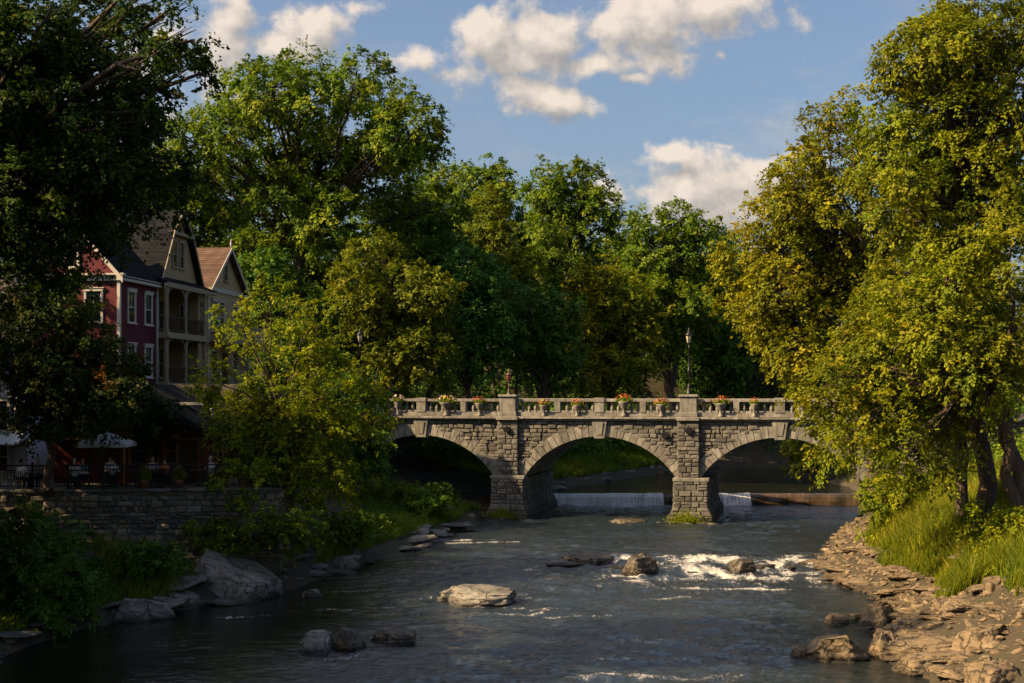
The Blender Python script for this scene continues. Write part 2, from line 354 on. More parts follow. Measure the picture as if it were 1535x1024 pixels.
# ------------------------------------------------------------------ ground and river
LY = np.array([(-60, -34), (10, -24), (30, -19), (42, -16.8), (48, -15.3), (52.7, -12), (55.4, -9.9), (64, -7.6), (73, -4.9), (80, -2.8), (88, -2.0), (98, 2.2), (103, 3.9), (114, 9.6), (127, 16), (134, 25), (140, 45), (150, 120), (160, 400)], float)
RY = np.array([(-60, 8), (10, 11), (30, 12), (38, 12.3), (43, 12.4), (48, 13.4), (54, 15.3), (59, 14.6), (66, 15.6), (76, 18.9), (88, 23.5), (98, 26.5), (105, 27.5), (113, 27.2), (119, 36), (124, 60), (130, 120), (140, 400)], float)
def xl(y): return np.interp(y, LY[:, 0], LY[:, 1])
def xr(y): return np.interp(y, RY[:, 0], RY[:, 1])
def wlevel(x, y):
    x = np.asarray(x, float); y = np.asarray(y, float)
    wdt = 14 - 10.8 * sst(x, .5, 5.5); y1 = 61.2 + 1.2 * np.sin(x * .7) * sst(x, 2, 5)
    a = np.clip((y - y1) / wdt, 0, 1)
    return .16 * a * a * (3 - 2 * a) + .84 * sst(y, 98.0, 98.4)
LP = np.array([(0, -.05), (1.2, .5), (4, 1.25), (8, 2.3), (12, 3.0), (20, 4.3), (40, 7), (80, 9), (400, 12)])
RP = np.array([(0, -.05), (1.5, .45), (3, .95), (4.5, 1.9), (6.5, 3.0), (10, 4.1), (20, 5.5), (40, 7), (90, 8.5), (400, 10)])
def ground(x, y):
    x = np.asarray(x, float); y = np.asarray(y, float)
    dl = xl(y) - x; dr = x - xr(y)
    base = np.where(y > 98.2, 1.0, np.where(y > 62, .16 * sst(y, 62, 72), 0.0))
    nz = fbm(x * .25, y * .25, seed=3, oct=4) * 1.2
    zl = base + np.interp(dl, LP[:, 0], LP[:, 1]); zr = base + np.interp(dr, RP[:, 0], RP[:, 1])
    bed = base - .35 - .5 * np.minimum(np.minimum(-dl, -dr), 3) / 3
    z = np.where(dl > 0, zl, np.where(dr > 0, zr, bed))
    dd = np.maximum(dl, dr); z = z + nz * np.clip(dd / 4, 0, 1)
    # house embankment on the west bank, flat under the terrace
    e = sst(y, 67.5, 71) * sst(-x, 10, 15) * (1 - sst(y, 100, 115))
    z = z * (1 - e) + 9.2 * e
    tq = sst(-x, 10.2, 10.8) * sst(y, 56.2, 57.0) * (1 - sst(y, 66.5, 67.5)); z = z * (1 - tq) + np.minimum(z, 3.9) * tq
    z = np.where((x < -9) & (y < 57), np.minimum(z, 2.9 + .0 * x), z)
    hill = 13 * sst(y, 100, 175) * sst(dd, 3, 40) * (1 - .65 * sst(x, 5, 40))
    return z + np.where(dd > 0, hill, 0)
def terrain():
    ys = np.concatenate([np.arange(-60, 30, 5), np.arange(30, 110, .6), np.arange(110, 200, 2.5), np.arange(200, 900, 40)])
    xs = np.concatenate([np.arange(-600, -60, 30), np.arange(-60, -26, 2), np.arange(-26, 34, .55), np.arange(34, 70, 2), np.arange(70, 640, 30)])
    X, Y = np.meshgrid(xs, ys); Z = ground(X, Y)
    ny, nx = X.shape; V = np.stack([X, Y, Z], -1).reshape(-1, 3)
    i = np.arange(ny * nx).reshape(ny, nx); F = np.stack([i[:-1, :-1], i[:-1, 1:], i[1:, 1:], i[1:, :-1]], -1).reshape(-1, 4)
    m, g, b = newmat('earth_bank'); oc = objco(g)
    n = g.noise(oc, .6, 6, .6); n2 = g.noise(oc, 5, 5, .7)
    cc = g.ramp(n, [(.3, (.026, .02, .012)), (.5, (.048, .037, .022)), (.7, (.032, .036, .013))])
    cc = g.mix(g.mr(n2, .5, .75, 0, .45), cc, c4((.075, .058, .038)))
    g.put(b.inputs['Base Color'], cc); b.inputs['Roughness'].default_value = .95; g.put(b.inputs['Normal'], g.bump(n2, .8, .15))
    tag(link('ground', np_mesh('ground', V, F, smooth=True), m), kind='structure')
terrain()
def water():
    ys = np.concatenate([np.arange(6, 30, .6), np.arange(30, 70, .14), np.arange(70, 100, .2), np.arange(100, 160, .6)])
    nx = 330; t = np.linspace(0, 1, nx)
    X = np.stack([xl(y) - 2.5 + (np.minimum(xr(y), 160) + 5 - xl(y)) * t for y in ys]); X = np.clip(X, -60, 170); Y = np.repeat(ys[:, None], nx, 1)
    Z = wlevel(X, Y); low = Y < 97.9
    slope = np.clip((wlevel(X, Y + .6) - wlevel(X, Y - .6)) * low * 2.2, 0, 1.2)
    rap = sst(X, 2.5, 5) * sst(Y, 60, 62) * (1 - sst(Y, 66, 70)) + .8 * sst(X, 1, 6) * sst(Y, 53, 60.5) * (1 - sst(Y, 60.5, 62))
    amp = np.where(low, 1.0, .15)
    rip = fbm(X * .7, Y * 1.0, seed=11, oct=5) * .21 + fbm(X * 1.8, Y * 2.6, seed=12, oct=3) * .10
    turb = fbm(X * 1.6, Y * 1.1, seed=21, oct=5) * .55
    chop = .18 + .95 * sst(X, -10.5, 0) * (1 - .6 * sst(X - xr(Y), -5, -.5)); chop = np.where(low, np.clip(chop * (1 + .9 * fbm(X * .12, Y * .2, seed=71, oct=3)), .12, 1.4), .2)
    Z = Z + amp * rip * chop * 1.25 + turb * rap * (Y > 60) * .7 + turb * slope * .25
    # foam: rapids, its tail, and streaks
    st1 = fbm(X * .55, Y * 1.6, seed=31, oct=5); st2 = 1 - np.abs(fbm(X * .22 + .4 * fbm(X * .3, Y * .3, seed=5), Y * .9, seed=33, oct=4)) * 7
    st3 = fbm(X * 1.5 + .5 * fbm(X * .5, Y * .5, seed=6), Y * .42, seed=37, oct=4)
    foam = rap * (.52 + st1 * 1.1 + st3 * 1.6)
    foam = np.maximum(foam, sst(st2, .45, .95) * .55 * sst(X, -11, -5) * (Y < 60) * (1 - sst(X, 3, 14)) * sst(fbm(X * .12, Y * .12, seed=8), -.05, .12))
    foam = np.maximum(foam, .8 * sst(Y, 94.0, 97.0) * low * (.6 + st1 * 2) * (X < 17.5)); 
    foam = np.maximum(foam, .75 * np.exp(-((Y - 73.5 - X * .25) / .55) ** 2) * (X < .5) * (X > -5) * (.7 + st1 * 2))
    for (ua, va, ub, vb, k_) in ((300, 928, 520, 913, .7), (430, 921, 640, 908, .6), (430, 890, 655, 880, .6), (560, 900, 700, 893, .5), (560, 948, 760, 955, .5), (330, 938, 420, 930, .5), (700, 845, 860, 862, .6), (650, 985, 900, 995, .35), (620, 815, 760, 812, .8), (880, 905, 1100, 890, .5), (960, 880, 1240, 884, .7), (1000, 925, 1150, 915, .4)):
        Ya, Yb = FP * CZ / (va - VH), FP * CZ / (vb - VH); Xa, Xb = (ua - U0) * Ya / FP, (ub - U0) * Yb / FP
        t_ = ((X - Xa) * (Xb - Xa) + (Y - Ya) * (Yb - Ya)) / ((Xb - Xa) ** 2 + (Yb - Ya) ** 2); ds = np.hypot(X - Xa - t_ * (Xb - Xa), Y - Ya - t_ * (Yb - Ya) + .5 * fbm(X * .5, Y * .1, seed=61, oct=3))
        foam = np.maximum(foam, k_ * np.exp(-(ds / .34) ** 2) * sst(t_, -.1, .15) * (1 - sst(t_, .8, 1.1)) * np.clip(.75 + 2.2 * st1, 0, 1.3))
    foam = np.maximum(foam, slope * .3 * (.6 + st1 * 3) * sst(X, 3, 6))
    aer_sky = sst(X, -9, 0) * (1 - .6 * sst(X - xr(Y), -7, -1)) * low * np.clip(.7 + fbm(X * .3, Y * .6, seed=41, oct=4) * 1.6, 0, 1)  # mask of aerated water; its blue also stands in for reflected sky
    ny = len(ys); V = np.stack([X, Y, Z], -1).reshape(-1, 3)
    i = np.arange(ny * nx).reshape(ny, nx); F = np.stack([i[:-1, :-1], i[:-1, 1:], i[1:, 1:], i[1:, :-1]], -1).reshape(-1, 4)
    m, g, b = newmat('river_water'); oc = objco(g); f = attr(g, 'foam')
    n1 = g.noise(g.v('MULTIPLY', oc, (.6, 1, 1)), 2.6, 4, .6, .4); n2 = g.noise(g.v('MULTIPLY', oc, (.6, 1, 1)), 9, 4, .65)
    fn = g.noise(g.v('MULTIPLY', oc, (1, .55, 1)), 5.5, 8, .72, .6)
    fm = g.mr(g.m('ADD', f, g.m('MULTIPLY', g.m('SUBTRACT', fn, .5), 1.7)), .38, .85, 0, .92, True)
    fm = g.m('MULTIPLY', fm, g.mr(f, .03, .14))
    g.put(b.inputs['Base Color'], g.mix(fm, g.mix(attr(g, 'aer_sky'), c4((.010, .011, .008)), c4((.016, .027, .038))), c4((.42, .42, .41))))
    g.put(b.inputs['Roughness'], g.mr(fm, 0, 1, .07, .7)); b.inputs['IOR'].default_value = 2.3
    g.put(b.inputs['Normal'], g.bump(g.m('MULTIPLY', attr(g, 'chop'), g.m('ADD', g.m('MULTIPLY', n1, .7), g.m('MULTIPLY', n2, .3))), 1.0, .24))
    tag(link('river_water', np_mesh('river_water', V, F, smooth=True, attrs={'foam': np.clip(foam, 0, 1).ravel(), 'aer_sky': aer_sky.ravel(), 'chop': np.asarray(chop, float).ravel()}), m), kind='structure')
water()

# ------------------------------------------------------------------ stone laying
def stones(mb, rnd, s0, s1, z0, z1, xf, reject=None, course=(.24, .42), width=(.35, .95), gap=.03, out=(.0, .08), jit=.02):
    z = z0
    while z < z1 - .05:
        hgt = min(rnd.uniform(*course), z1 - z)
        if z1 - z - hgt < course[0] * .6: hgt = z1 - z
        s = s0
        while s < s1 - .02:
            wd = rnd.uniform(*width); 
            if s1 - s - wd < width[0] * .7: wd = s1 - s
            parts = [(z, z + hgt)]
            if hgt > .33 and rnd.random() < .25: q = z + hgt * rnd.uniform(.4, .6); parts = [(z, q), (q, z + hgt)]
            for a, b in parts:
                if not (reject and reject(s, s + wd, a, b)):
                    j = lambda: rnd.uniform(-jit, jit)
                    o = rnd.uniform(*out); i = rnd.uniform(.018, .045)
                    q = [(s + gap / 2 + j(), a + gap / 2 + j()), (s + wd - gap / 2 + j(), a + gap / 2 + j()), (s + wd - gap / 2 + j(), b - gap / 2 + j()), (s + gap / 2 + j(), b - gap / 2 + j())]
                    cx = sum(p_[0] for p_ in q) / 4; cz = sum(p_[1] for p_ in q) / 4
                    def ins(p_): 
                        dx, dz = cx - p_[0], cz - p_[1]; l = math.hypot(dx, dz); return (p_[0] + dx / l * i * 1.4, p_[1] + dz / l * i * 1.4)
                    bk = [xf(p_[0], -.05, p_[1]) for p_ in q]; md = [xf(p_[0], o * .6, p_[1]) for p_ in q]
                    fr = [xf(ins(p_)[0], o + .02 + rnd.uniform(0, .025), ins(p_)[1]) for p_ in q]
                    t = rnd.random()
                    for k in range(4):
                        k2 = (k + 1) % 4
                        mb.poly([bk[k], bk[k2], md[k2], md[k]], t); mb.poly([md[k], md[k2], fr[k2], fr[k]], t)
                    c_ = xf(cx + j(), o + .03 + rnd.uniform(0, .03), cz + j())
                    for k in range(4): mb.poly([fr[k], fr[(k + 1) % 4], c_], t)
            s += wd
        z += hgt

# ------------------------------------------------------------------ stone arch bridge
TH = R(13); BO = np.array((-.252, 88.0)); BC, BS = math.cos(TH), math.sin(TH)
def bt(u):
    k = (u - U0) / FP; return (k * BO[1] - BO[0]) / (BC + k * BS)
def bz(v, t): return CZ - (v - VH) * (BO[1] - t * BS) / FP
def bw(t, y, z=0): return (BO[0] + t * BC + y * BS, BO[1] - t * BS + y * BC, z)
DEP, TL, TR = 9.0, -20.0, 36.0
ZS, ZC, HS, RING = 3.0, 5.78, 5.2, .8
AR = (HS ** 2 + (ZC - ZS) ** 2) / (2 * (ZC - ZS)); AZ = ZC - AR
ARCH = [bt(632), bt(899), bt(1169)]
PIERS = [bt(764), bt(1037)]; PILS = [bt(762.5), bt(1032.5)]
def make_bridge():
    rnd = random.Random(4)
    br = empty('stone_bridge', (*BO, 0), -TH, 'grey stone bridge of three round arches with balustrade across the river', 'bridge')
    # backing walls with the arch openings
    mb = MB(); ts = np.arange(TL, TR + .01, .2)
    def low(t):
        z = -.6 if (t < ARCH[0] - HS or t > ARCH[2] + HS) else ZS - .3
        for c in ARCH:
            if abs(t - c) < HS + .25: z = max(z if abs(t - c) > HS else -9, AZ + math.sqrt(max((AR + .35) ** 2 - (t - c) ** 2, 0)))
        return z
    for y in (0.0, DEP):
        mb = MB()
        for a, b in zip(ts[:-1], ts[1:]): mb.poly([(a, y, low(a)), (b, y, low(b)), (b, y, 6.9), (a, y, 6.9)], rnd.random())
        mb.build('backing_wall', M['mortar'], br)
    def rej(a, b, z0, z1):
        for c in ARCH:
            for s in (a, b, (a + b) / 2):
                for z in (z0, z1):
                    if abs(s - c) < HS + .4 and math.hypot(s - c, z - AZ) < AR + .3 and z > ZS - .5: return True
        if ARCH[0] - HS < (a + b) / 2 < ARCH[2] + HS and z0 < ZS - .2: return True
        for c in PILS:
            if abs((a + b) / 2 - c) < .55: return True
        return False
    mb = MB(); stones(mb, rnd, TL, TR, .0, 6.84, lambda s, o, z: (s, -o, z), rej, (.16, .36), (.22, .8), .035, (.0, .12), .035)
    mb.build('spandrel_stonework', M['rubble'], br)
    # arch rings and vaults
    for c in ARCH:
        a0 = math.acos(HS / AR) ; n = 27; mb = MB(); v = MB()
        for k in range(n):
            t0 = a0 + (math.pi - 2 * a0) * k / n; t1 = a0 + (math.pi - 2 * a0) * (k + 1) / n
            if abs(k - n // 2) < 1: continue
            gp = .006; t0 += gp / 3; t1 -= gp / 3; t = rnd.random(); rr = rnd.uniform(-.03, .03); pr = -.085 - rnd.uniform(0, .02)
            def q(r, an, y): return (c + r * math.cos(an), y, AZ + r * math.sin(an))
            A = [q(AR, t0, .45), q(AR + RING + rr, t0, .1), q(AR + RING + rr, t1, .1), q(AR, t1, .45)]
            e = .02 / AR; Bq = [q(AR, t0, pr + .025), q(AR + RING + rr, t0, pr + .025), q(AR + RING + rr, t1, pr + .025), q(AR, t1, pr + .025)]
            Cq = [q(AR + .02, t0 + e, pr), q(AR + RING + rr - .02, t0 + e, pr), q(AR + RING + rr - .02, t1 - e, pr), q(AR + .02, t1 - e, pr)]
            for i in range(4):
                j = (i + 1) % 4; mb.poly([A[i], A[j], Bq[j], Bq[i]], t); mb.poly([Bq[i], Bq[j], Cq[j], Cq[i]], t)
            mb.poly(Cq, t)
        mb.build('arch_ring', M['dressed'], br)
        for k in range(36):
            t0 = a0 + (math.pi - 2 * a0) * k / 36; t1 = a0 + (math.pi - 2 * a0) * (k + 1) / 36; y = .4
            while y < DEP:
                y2 = min(DEP, y + rnd.uniform(.5, 1.1)); r = AR + .02 + rnd.uniform(0, .03)
                p_ = lambda an, yy: (c + r * math.cos(an), yy, AZ + r * math.sin(an))
                v.poly([p_(t0, y), p_(t1, y), p_(t1, y2), p_(t0, y2)], rnd.random()); y = y2
        v.build('vault', M['dressed'], br)
        mb = MB(); w0, w1 = .34, .52
        zb, zt = ZC - .12, 6.86
        for (yf, yb) in ((-.22, .4),):
            f = [(c - w0, yf, zb), (c + w0, yf, zb), (c + w1, yf - .06, zt), (c - w1, yf - .06, zt)]; k = [(x, yb, z) for x, y, z in f]
            mb.poly(f, .6); 
            for i in range(4): mb.poly([f[i], k[i], k[(i + 1) % 4], f[(i + 1) % 4]], .6)
            f2 = [(c - w0 * .5, yf - .05, zb + .25), (c + w0 * .5, yf - .05, zb + .25), (c + w1 * .55, yf - .11, zt - .12), (c - w1 * .55, yf - .11, zt - .12)]
            mb.poly(f2, .8)
            g2 = [(x, y + .06, z) for x, y, z in f2]
            for i in range(4): mb.poly([f2[i], g2[i], g2[(i + 1) % 4], f2[(i + 1) % 4]], .7)
        mb.build('keystone', M['dressed'], br)
    # piers
    for c, cp in zip(PIERS, PILS):
        mb = MB(); hw = 1.12
        prof = [(hw + .5, -1.5, 1.0), (hw + .32, .5, .92), (hw + .08, 1.0, .75), (hw, 1.3, .7), (hw, ZS - .12, .7)]
        for (a, z0, y0), (b, z1, y1) in zip(prof[:-1], prof[1:]):
            A = [(c - a, -y0, z0), (c + a, -y0, z0), (c + a, DEP + y0, z0), (c - a, DEP + y0, z0)]
            Bq = [(c - b, -y1, z1), (c + b, -y1, z1), (c + b, DEP + y1, z1), (c - b, DEP + y1, z1)]
            for i in range(4): j = (i + 1) % 4; mb.poly([A[i], A[j], Bq[j], Bq[i]], .4)
        mb.poly([(c - hw, -.7, ZS - .12), (c + hw, -.7, ZS - .12), (c + hw, DEP, ZS - .12), (c - hw, DEP, ZS - .12)])
        pi = mb.build('pier', M['mortar'], br)
        mb = MB()
        def tap(z): return hw + .0 + .43 * sst(z, 1.05, .5) + (.1 * sst(.5, z, z + 1) if z < .5 else 0)
        stones(mb, rnd, -1, 1, .0, ZS - .14, lambda s, o, z: (c + s * float(np.interp(z, [-.5, .5, 1.0, 1.3], [hw + .42, hw + .32, hw + .08, hw])), -o - float(np.interp(z, [-.5, .5, 1.0, 1.3], [.98, .92, .75, .7])) - .01, z), None, (.26, .42), (.3, .75), out=(0, .09))
        for sg in (1, -1):
            stones(mb, rnd, -.65, DEP, .0, ZS - .14, lambda s, o, z: (c + sg * (o + .01 + float(np.interp(z, [-.5, .5, 1.0, 1.3], [hw + .42, hw + .32, hw + .08, hw]))), s, z), None, (.3, .45), (.5, 1.2), out=(0, .06))
        mb.build('pier_stonework', M['rubble'], pi)
        mb = MB(); mb.box(c - hw - .08, c + hw + .08, -.8, .35, ZS - .14, ZS + .1, .4, .03); mb.build('impost_band', M['dressed'], pi)
        mb = MB(); hp = .72
        mb.box(cp - hp + .04, cp + hp - .04, -.3, .1, ZS + .1, 6.85, .3); pl = mb.build('pilaster', M['mortar'], br)
        mb = MB(); stones(mb, rnd, cp - hp, cp + hp, ZS + .1, 6.84, lambda s, o, z: (s, -.3 - o, z), None, (.24, .4), (.3, .75), out=(0, .09))
        for sg in (1, -1): stones(mb, rnd, -.3, .05, ZS + .1, 6.84, lambda s, o, z: (cp + sg * (hp - .04 + o), s, z), None, (.24, .4), (.34, .36), out=(0, .05))
        mb.build('pilaster_stonework', M['rubble'], pl)
    # drain spouts
    for (u, v, y) in ((762, 643, -.4), (997, 652, -.1), (1033, 645, -.4)):
        t = bt(u); z = bz(v, t); mb = MB()
        mb.tube([(t, y + .3, z), (t, y - .2, z - .03)], .22, 14); mb.tube([(t, y - .15, z + .24), (t, y - .25, z + .32)], .05, 6)
        mb.build('drain_spout', M['iron'], br)
    # cornice, plinth, balustrade, deck
    def course(name, y0, y1, z0, z1, seg, mat):
        mb = MB(); t = TL
        while t < TR:
            t2 = min(TR, t + rnd.uniform(*seg)); jx = rnd.uniform(-.008, .008)
            mb.box(t + .006, t2 - .006, y0 + jx, y1, z0 + rnd.uniform(-.006, .006), z1 + rnd.uniform(-.006, .006), rnd.random(), .018); t = t2
        mb.build(name, mat, br)
    course('cornice', -.42, .3, 6.97, 7.12, (1.2, 2.4), M['dressed']); course('cornice_bed', -.24, .3, 6.84, 6.965, (1.0, 2.0), M['dressed'])
    course('plinth', -.12, .42, 7.125, 7.42, (1.4, 2.6), M['dressed']); course('handrail', -.12, .36, 8.13, 8.33, (1.6, 3.0), M['dressed'])
    course('far_plinth', DEP - .4, DEP + .1, 7.125, 7.42, (2, 3), M['dressed']); course('far_handrail', DEP - .36, DEP + .1, 8.13, 8.33, (2, 3), M['dressed'])
    mb = MB(); mb.box(TL, TR, .35, DEP - .35, 6.85, 7.14); mb.build('deck', M['asphalt'], br)
    for c in PILS:
        mb = MB(); mb.box(c - .56, c + .56, -.34, .62, 7.125, 8.46, .5, .03); po = mb.build('pier_post', M['dressed'], br)
        mb = MB(); mb.box(c - .62, c + .62, -.4, .68, 7.13, 7.44, .35, .03); mb.build('post_base', M['dressed'], po)
        mb = MB(); mb.box(c - .66, c + .66, -.44, .72, 8.45, 8.62, .7, .04); mb.build('post_cap', M['dressed'], po)
        mb = MB(); mb.box(c - .75, c + .75, -.58, .3, 6.87, 7.13, .5, .03); mb.build('cornice_break', M['dressed'], br)
    posts = []
    for u, hw in ((505, .33), (568, .2), (632, .33), (695, .2), (836, .2), (899, .33), (964, .2), (1104, .2), (1169, .33), (1236, .2), (1300, .33)):
        t = bt(u); posts.append((t, hw)); mb = MB()
        mb.box(t - hw, t + hw, -.16, .4, 7.41, 8.12, rnd.random(), .02)
        if hw > .3: mb.box(t - hw - .04, t + hw + .04, -.2, .45, 8.11, 8.40, rnd.random(), .02)
        mb.build('parapet_post', M['dressed'], br)
    bm = MB(); bm.lathe([(.11, 0), (.11, .07), (.07, .10), (.115, .2), (.125, .28), (.1, .38), (.065, .5), (.06, .58), (.1, .62), (.1, .71)], 10)
    b0 = bm.build('baluster', M['dressed'], br); first = True
    t = bt(520)
    while t < bt(1310):
        if all(abs(t - p_) > h_ + .12 for p_, h_ in posts) and all(abs(t - c) > .68 for c in PILS):
            o = b0 if first else b0.copy()
            if not first: COL.objects.link(o); o.parent = br
            o.location = (t, .12, 7.41); first = False
        t += .44
    return br
make_bridge()

# ------------------------------------------------------------------ lamps on the bridge
def lantern(root, z, k, glass, metal):
    mb = MB(); mb.lathe([(.05 * k, 0), (.11 * k, .03 * k), (.13 * k, .06 * k), (.19 * k, .5 * k), (.19 * k, .52 * k)], 6); mb.build('lamp_glass', glass, root).location = (0, 0, z)
    mb = MB()
    for i in range(6):
        a = 2 * math.pi * i / 6; mb.tube([(.135 * k * math.cos(a), .135 * k * math.sin(a), .05 * k), (.197 * k * math.cos(a), .197 * k * math.sin(a), .53 * k)], .014 * k, 5)
    mb.lathe([(.04 * k, -.12 * k), (.09 * k, -.04 * k), (.14 * k, .02 * k), (.14 * k, .05 * k), (.06 * k, .055 * k)], 10)
    mb.build('lantern_frame', metal, root).location = (0, 0, z)
    mb = MB(); mb.lathe([(.25 * k, .52 * k), (.25 * k, .56 * k), (.17 * k, .66 * k), (.09 * k, .72 * k), (.08 * k, .80 * k), (.11 * k, .83 * k), (.045 * k, .88 * k), (.05 * k, .93 * k), (.012 * k, 1.02 * k)], 12); mb.build('lamp_cap', metal, root).location = (0, 0, z)
def tall_lamp(loc, label, hgt=4.5):
    r = empty('street_lamp', loc, 0, label, 'street lamp', None)
    mb = MB(); mb.lathe([(.2, 0), (.2, .08), (.15, .12), (.16, .3), (.12, .36), (.13, .5), (.09, .62), (.065, .75)], 12); mb.build('lamp_base', M['iron'], r)
    mb = MB(); zl = hgt - 1.2
    mb.lathe([(.06, .7), (.055, 1.3), (.075, 1.34), (.11, 1.42), (.12, 1.55), (.11, 1.68), (.075, 1.76), (.055, 1.8), (.042, zl - .25), (.08, zl - .22), (.05, zl - .15), (.06, zl + .02)], 12); mb.build('pole', M['iron'], r)
    lantern(r, zl + .1, 1.05, M['lampglass'], M['iron'])
    return r
t = PILS[1]; tall_lamp(bw(t, .14, 8.615), 'tall black street lamp on the sunlit pier post of the bridge', bz(490, t) - 8.615)
t = bt(539); tall_lamp(bw(t, .14, 8.335), 'tall black street lamp half hidden behind the yellow tree', bz(490, t) - 8.335)
t = PILS[0]; r = empty('post_lantern', bw(t, .14, 8.615), 0, 'short bronze lantern with reddish glass on the shaded pier post', 'street lamp')
mb = MB(); mb.lathe([(.2, 0), (.2, .05), (.13, .1), (.15, .18), (.1, .3), (.07, .55), (.09, .6), (.05, .66), (.05, .78)], 10); mb.build('pedestal', M['bronze'], r)
lantern(r, .86, .92, M['redglass'], M['bronze'])

# ------------------------------------------------------------------ flower urns on the balustrade
FL = {}
for n_, c_ in (('red', (.28, .035, .02)), ('orange', (.4, .13, .02)), ('yellow', (.6, .42, .05)), ('pale', (.5, .38, .34))):
    FL[n_] = plain('petal_' + n_, c_, .6)
def leafquads(C, N, T, L, W, fold=.12):
    N = nrm(N); T = nrm(T - N * (T * N).sum(1, keepdims=True)); B = np.cross(N, T)
    L = np.asarray(L).reshape(-1, 1); W = np.asarray(W).reshape(-1, 1)
    V = np.stack([C - T * L * .5, C + B * W * .5 - N * fold * W + T * L * .06, C + T * L * .5, C - B * W * .5 - N * fold * W + T * L * .06], 1)
    return V.reshape(-1, 3), np.arange(len(C) * 4).reshape(-1, 4)
def urn(u, label, cols, seed, wide=1.0):
    t = bt(u); x, y, z = bw(t, -.14 - .0, 7.42); rg = np.random.default_rng(seed)
    r = empty('flower_urn', bw(t, -.22, 7.125), -TH, label, 'flower planter', 'flower planters along the bridge')
    k_ = rg.uniform(.82, 1.12); r.scale = (k_, k_, k_ * rg.uniform(.9, 1.1))
    mb = MB(); mb.lathe([(.19, 0), (.19, .1), (.11, .16), (.09, .38), (.13, .46), (.24, .6), (.34 * wide, .82), (.37 * wide, .9), (.3, .9), (.25, .84)], 14); mb.build('bowl', M['dressed'], r)
    n = 420; d = nrm(rg.normal(size=(n, 3))); d[:, 2] = np.abs(d[:, 2]) * .8 - .25
    C = d * np.array((.5 * wide, .34, .34)) * rg.uniform(.5, 1, (n, 1)) + (0, 0, .98)
    V, F = leafquads(C, d + rg.normal(size=(n, 3)) * .5, rg.normal(size=(n, 3)), rg.uniform(.09, .16, n), rg.uniform(.06, .09, n))
    link('foliage', np_mesh('foliage', V, F, rg.random(n)), M['green'], r)
    for c_ in cols:
        n = 30; d = nrm(rg.normal(size=(n, 3))); d[:, 2] = np.abs(d[:, 2]) + .15
        C = nrm(d) * np.array((.5 * wide, .33, .36)) + (0, 0, 1.0); C += rg.normal(size=(n, 3)) * .03
        V, F = leafquads(C, nrm(d) + rg.normal(size=(n, 3)) * .3, rg.normal(size=(n, 3)), rg.uniform(.08, .13, n), rg.uniform(.08, .12, n))
        link('blossoms', np_mesh('blossoms', V, F, rg.random(n)), FL[c_], r)
for i, (u, cols, wide, lab) in enumerate([
    (598, ('pale',), .8, 'leafy urn on the balustrade by the yellow tree, beyond the keystone post'),
    (670, ('pale', 'yellow'), 1.25, 'wide urn of pale flowers over the dark shaded arch'),
    (720, ('red', 'orange'), .95, 'red flowered urn just before the short reddish lantern'),
    (816, ('red', 'yellow'), 1.1, 'red and yellow flowered urn next after the short lantern'),
    (866, ('red', 'orange'), 1.0, 'urn with mostly red flowers near the top of the middle arch'),
    (936, ('red', 'orange'), 1.1, 'red and orange urn just past the middle keystone'),
    (992, ('orange', 'red'), 1.0, 'orange flowered urn beside the post with the tall lamp'),
    (1081, ('red', 'orange'), 1.2, 'broad red and orange urn first after the tall lamp'),
    (1131, ('orange',), .85, 'small urn mostly of leaves, second after the tall lamp'),
    (1204, ('red', 'orange'), 1.15, 'urn of red flowers beneath the golden hanging branches')]):
    urn(u, lab, cols, 50 + i, wide)

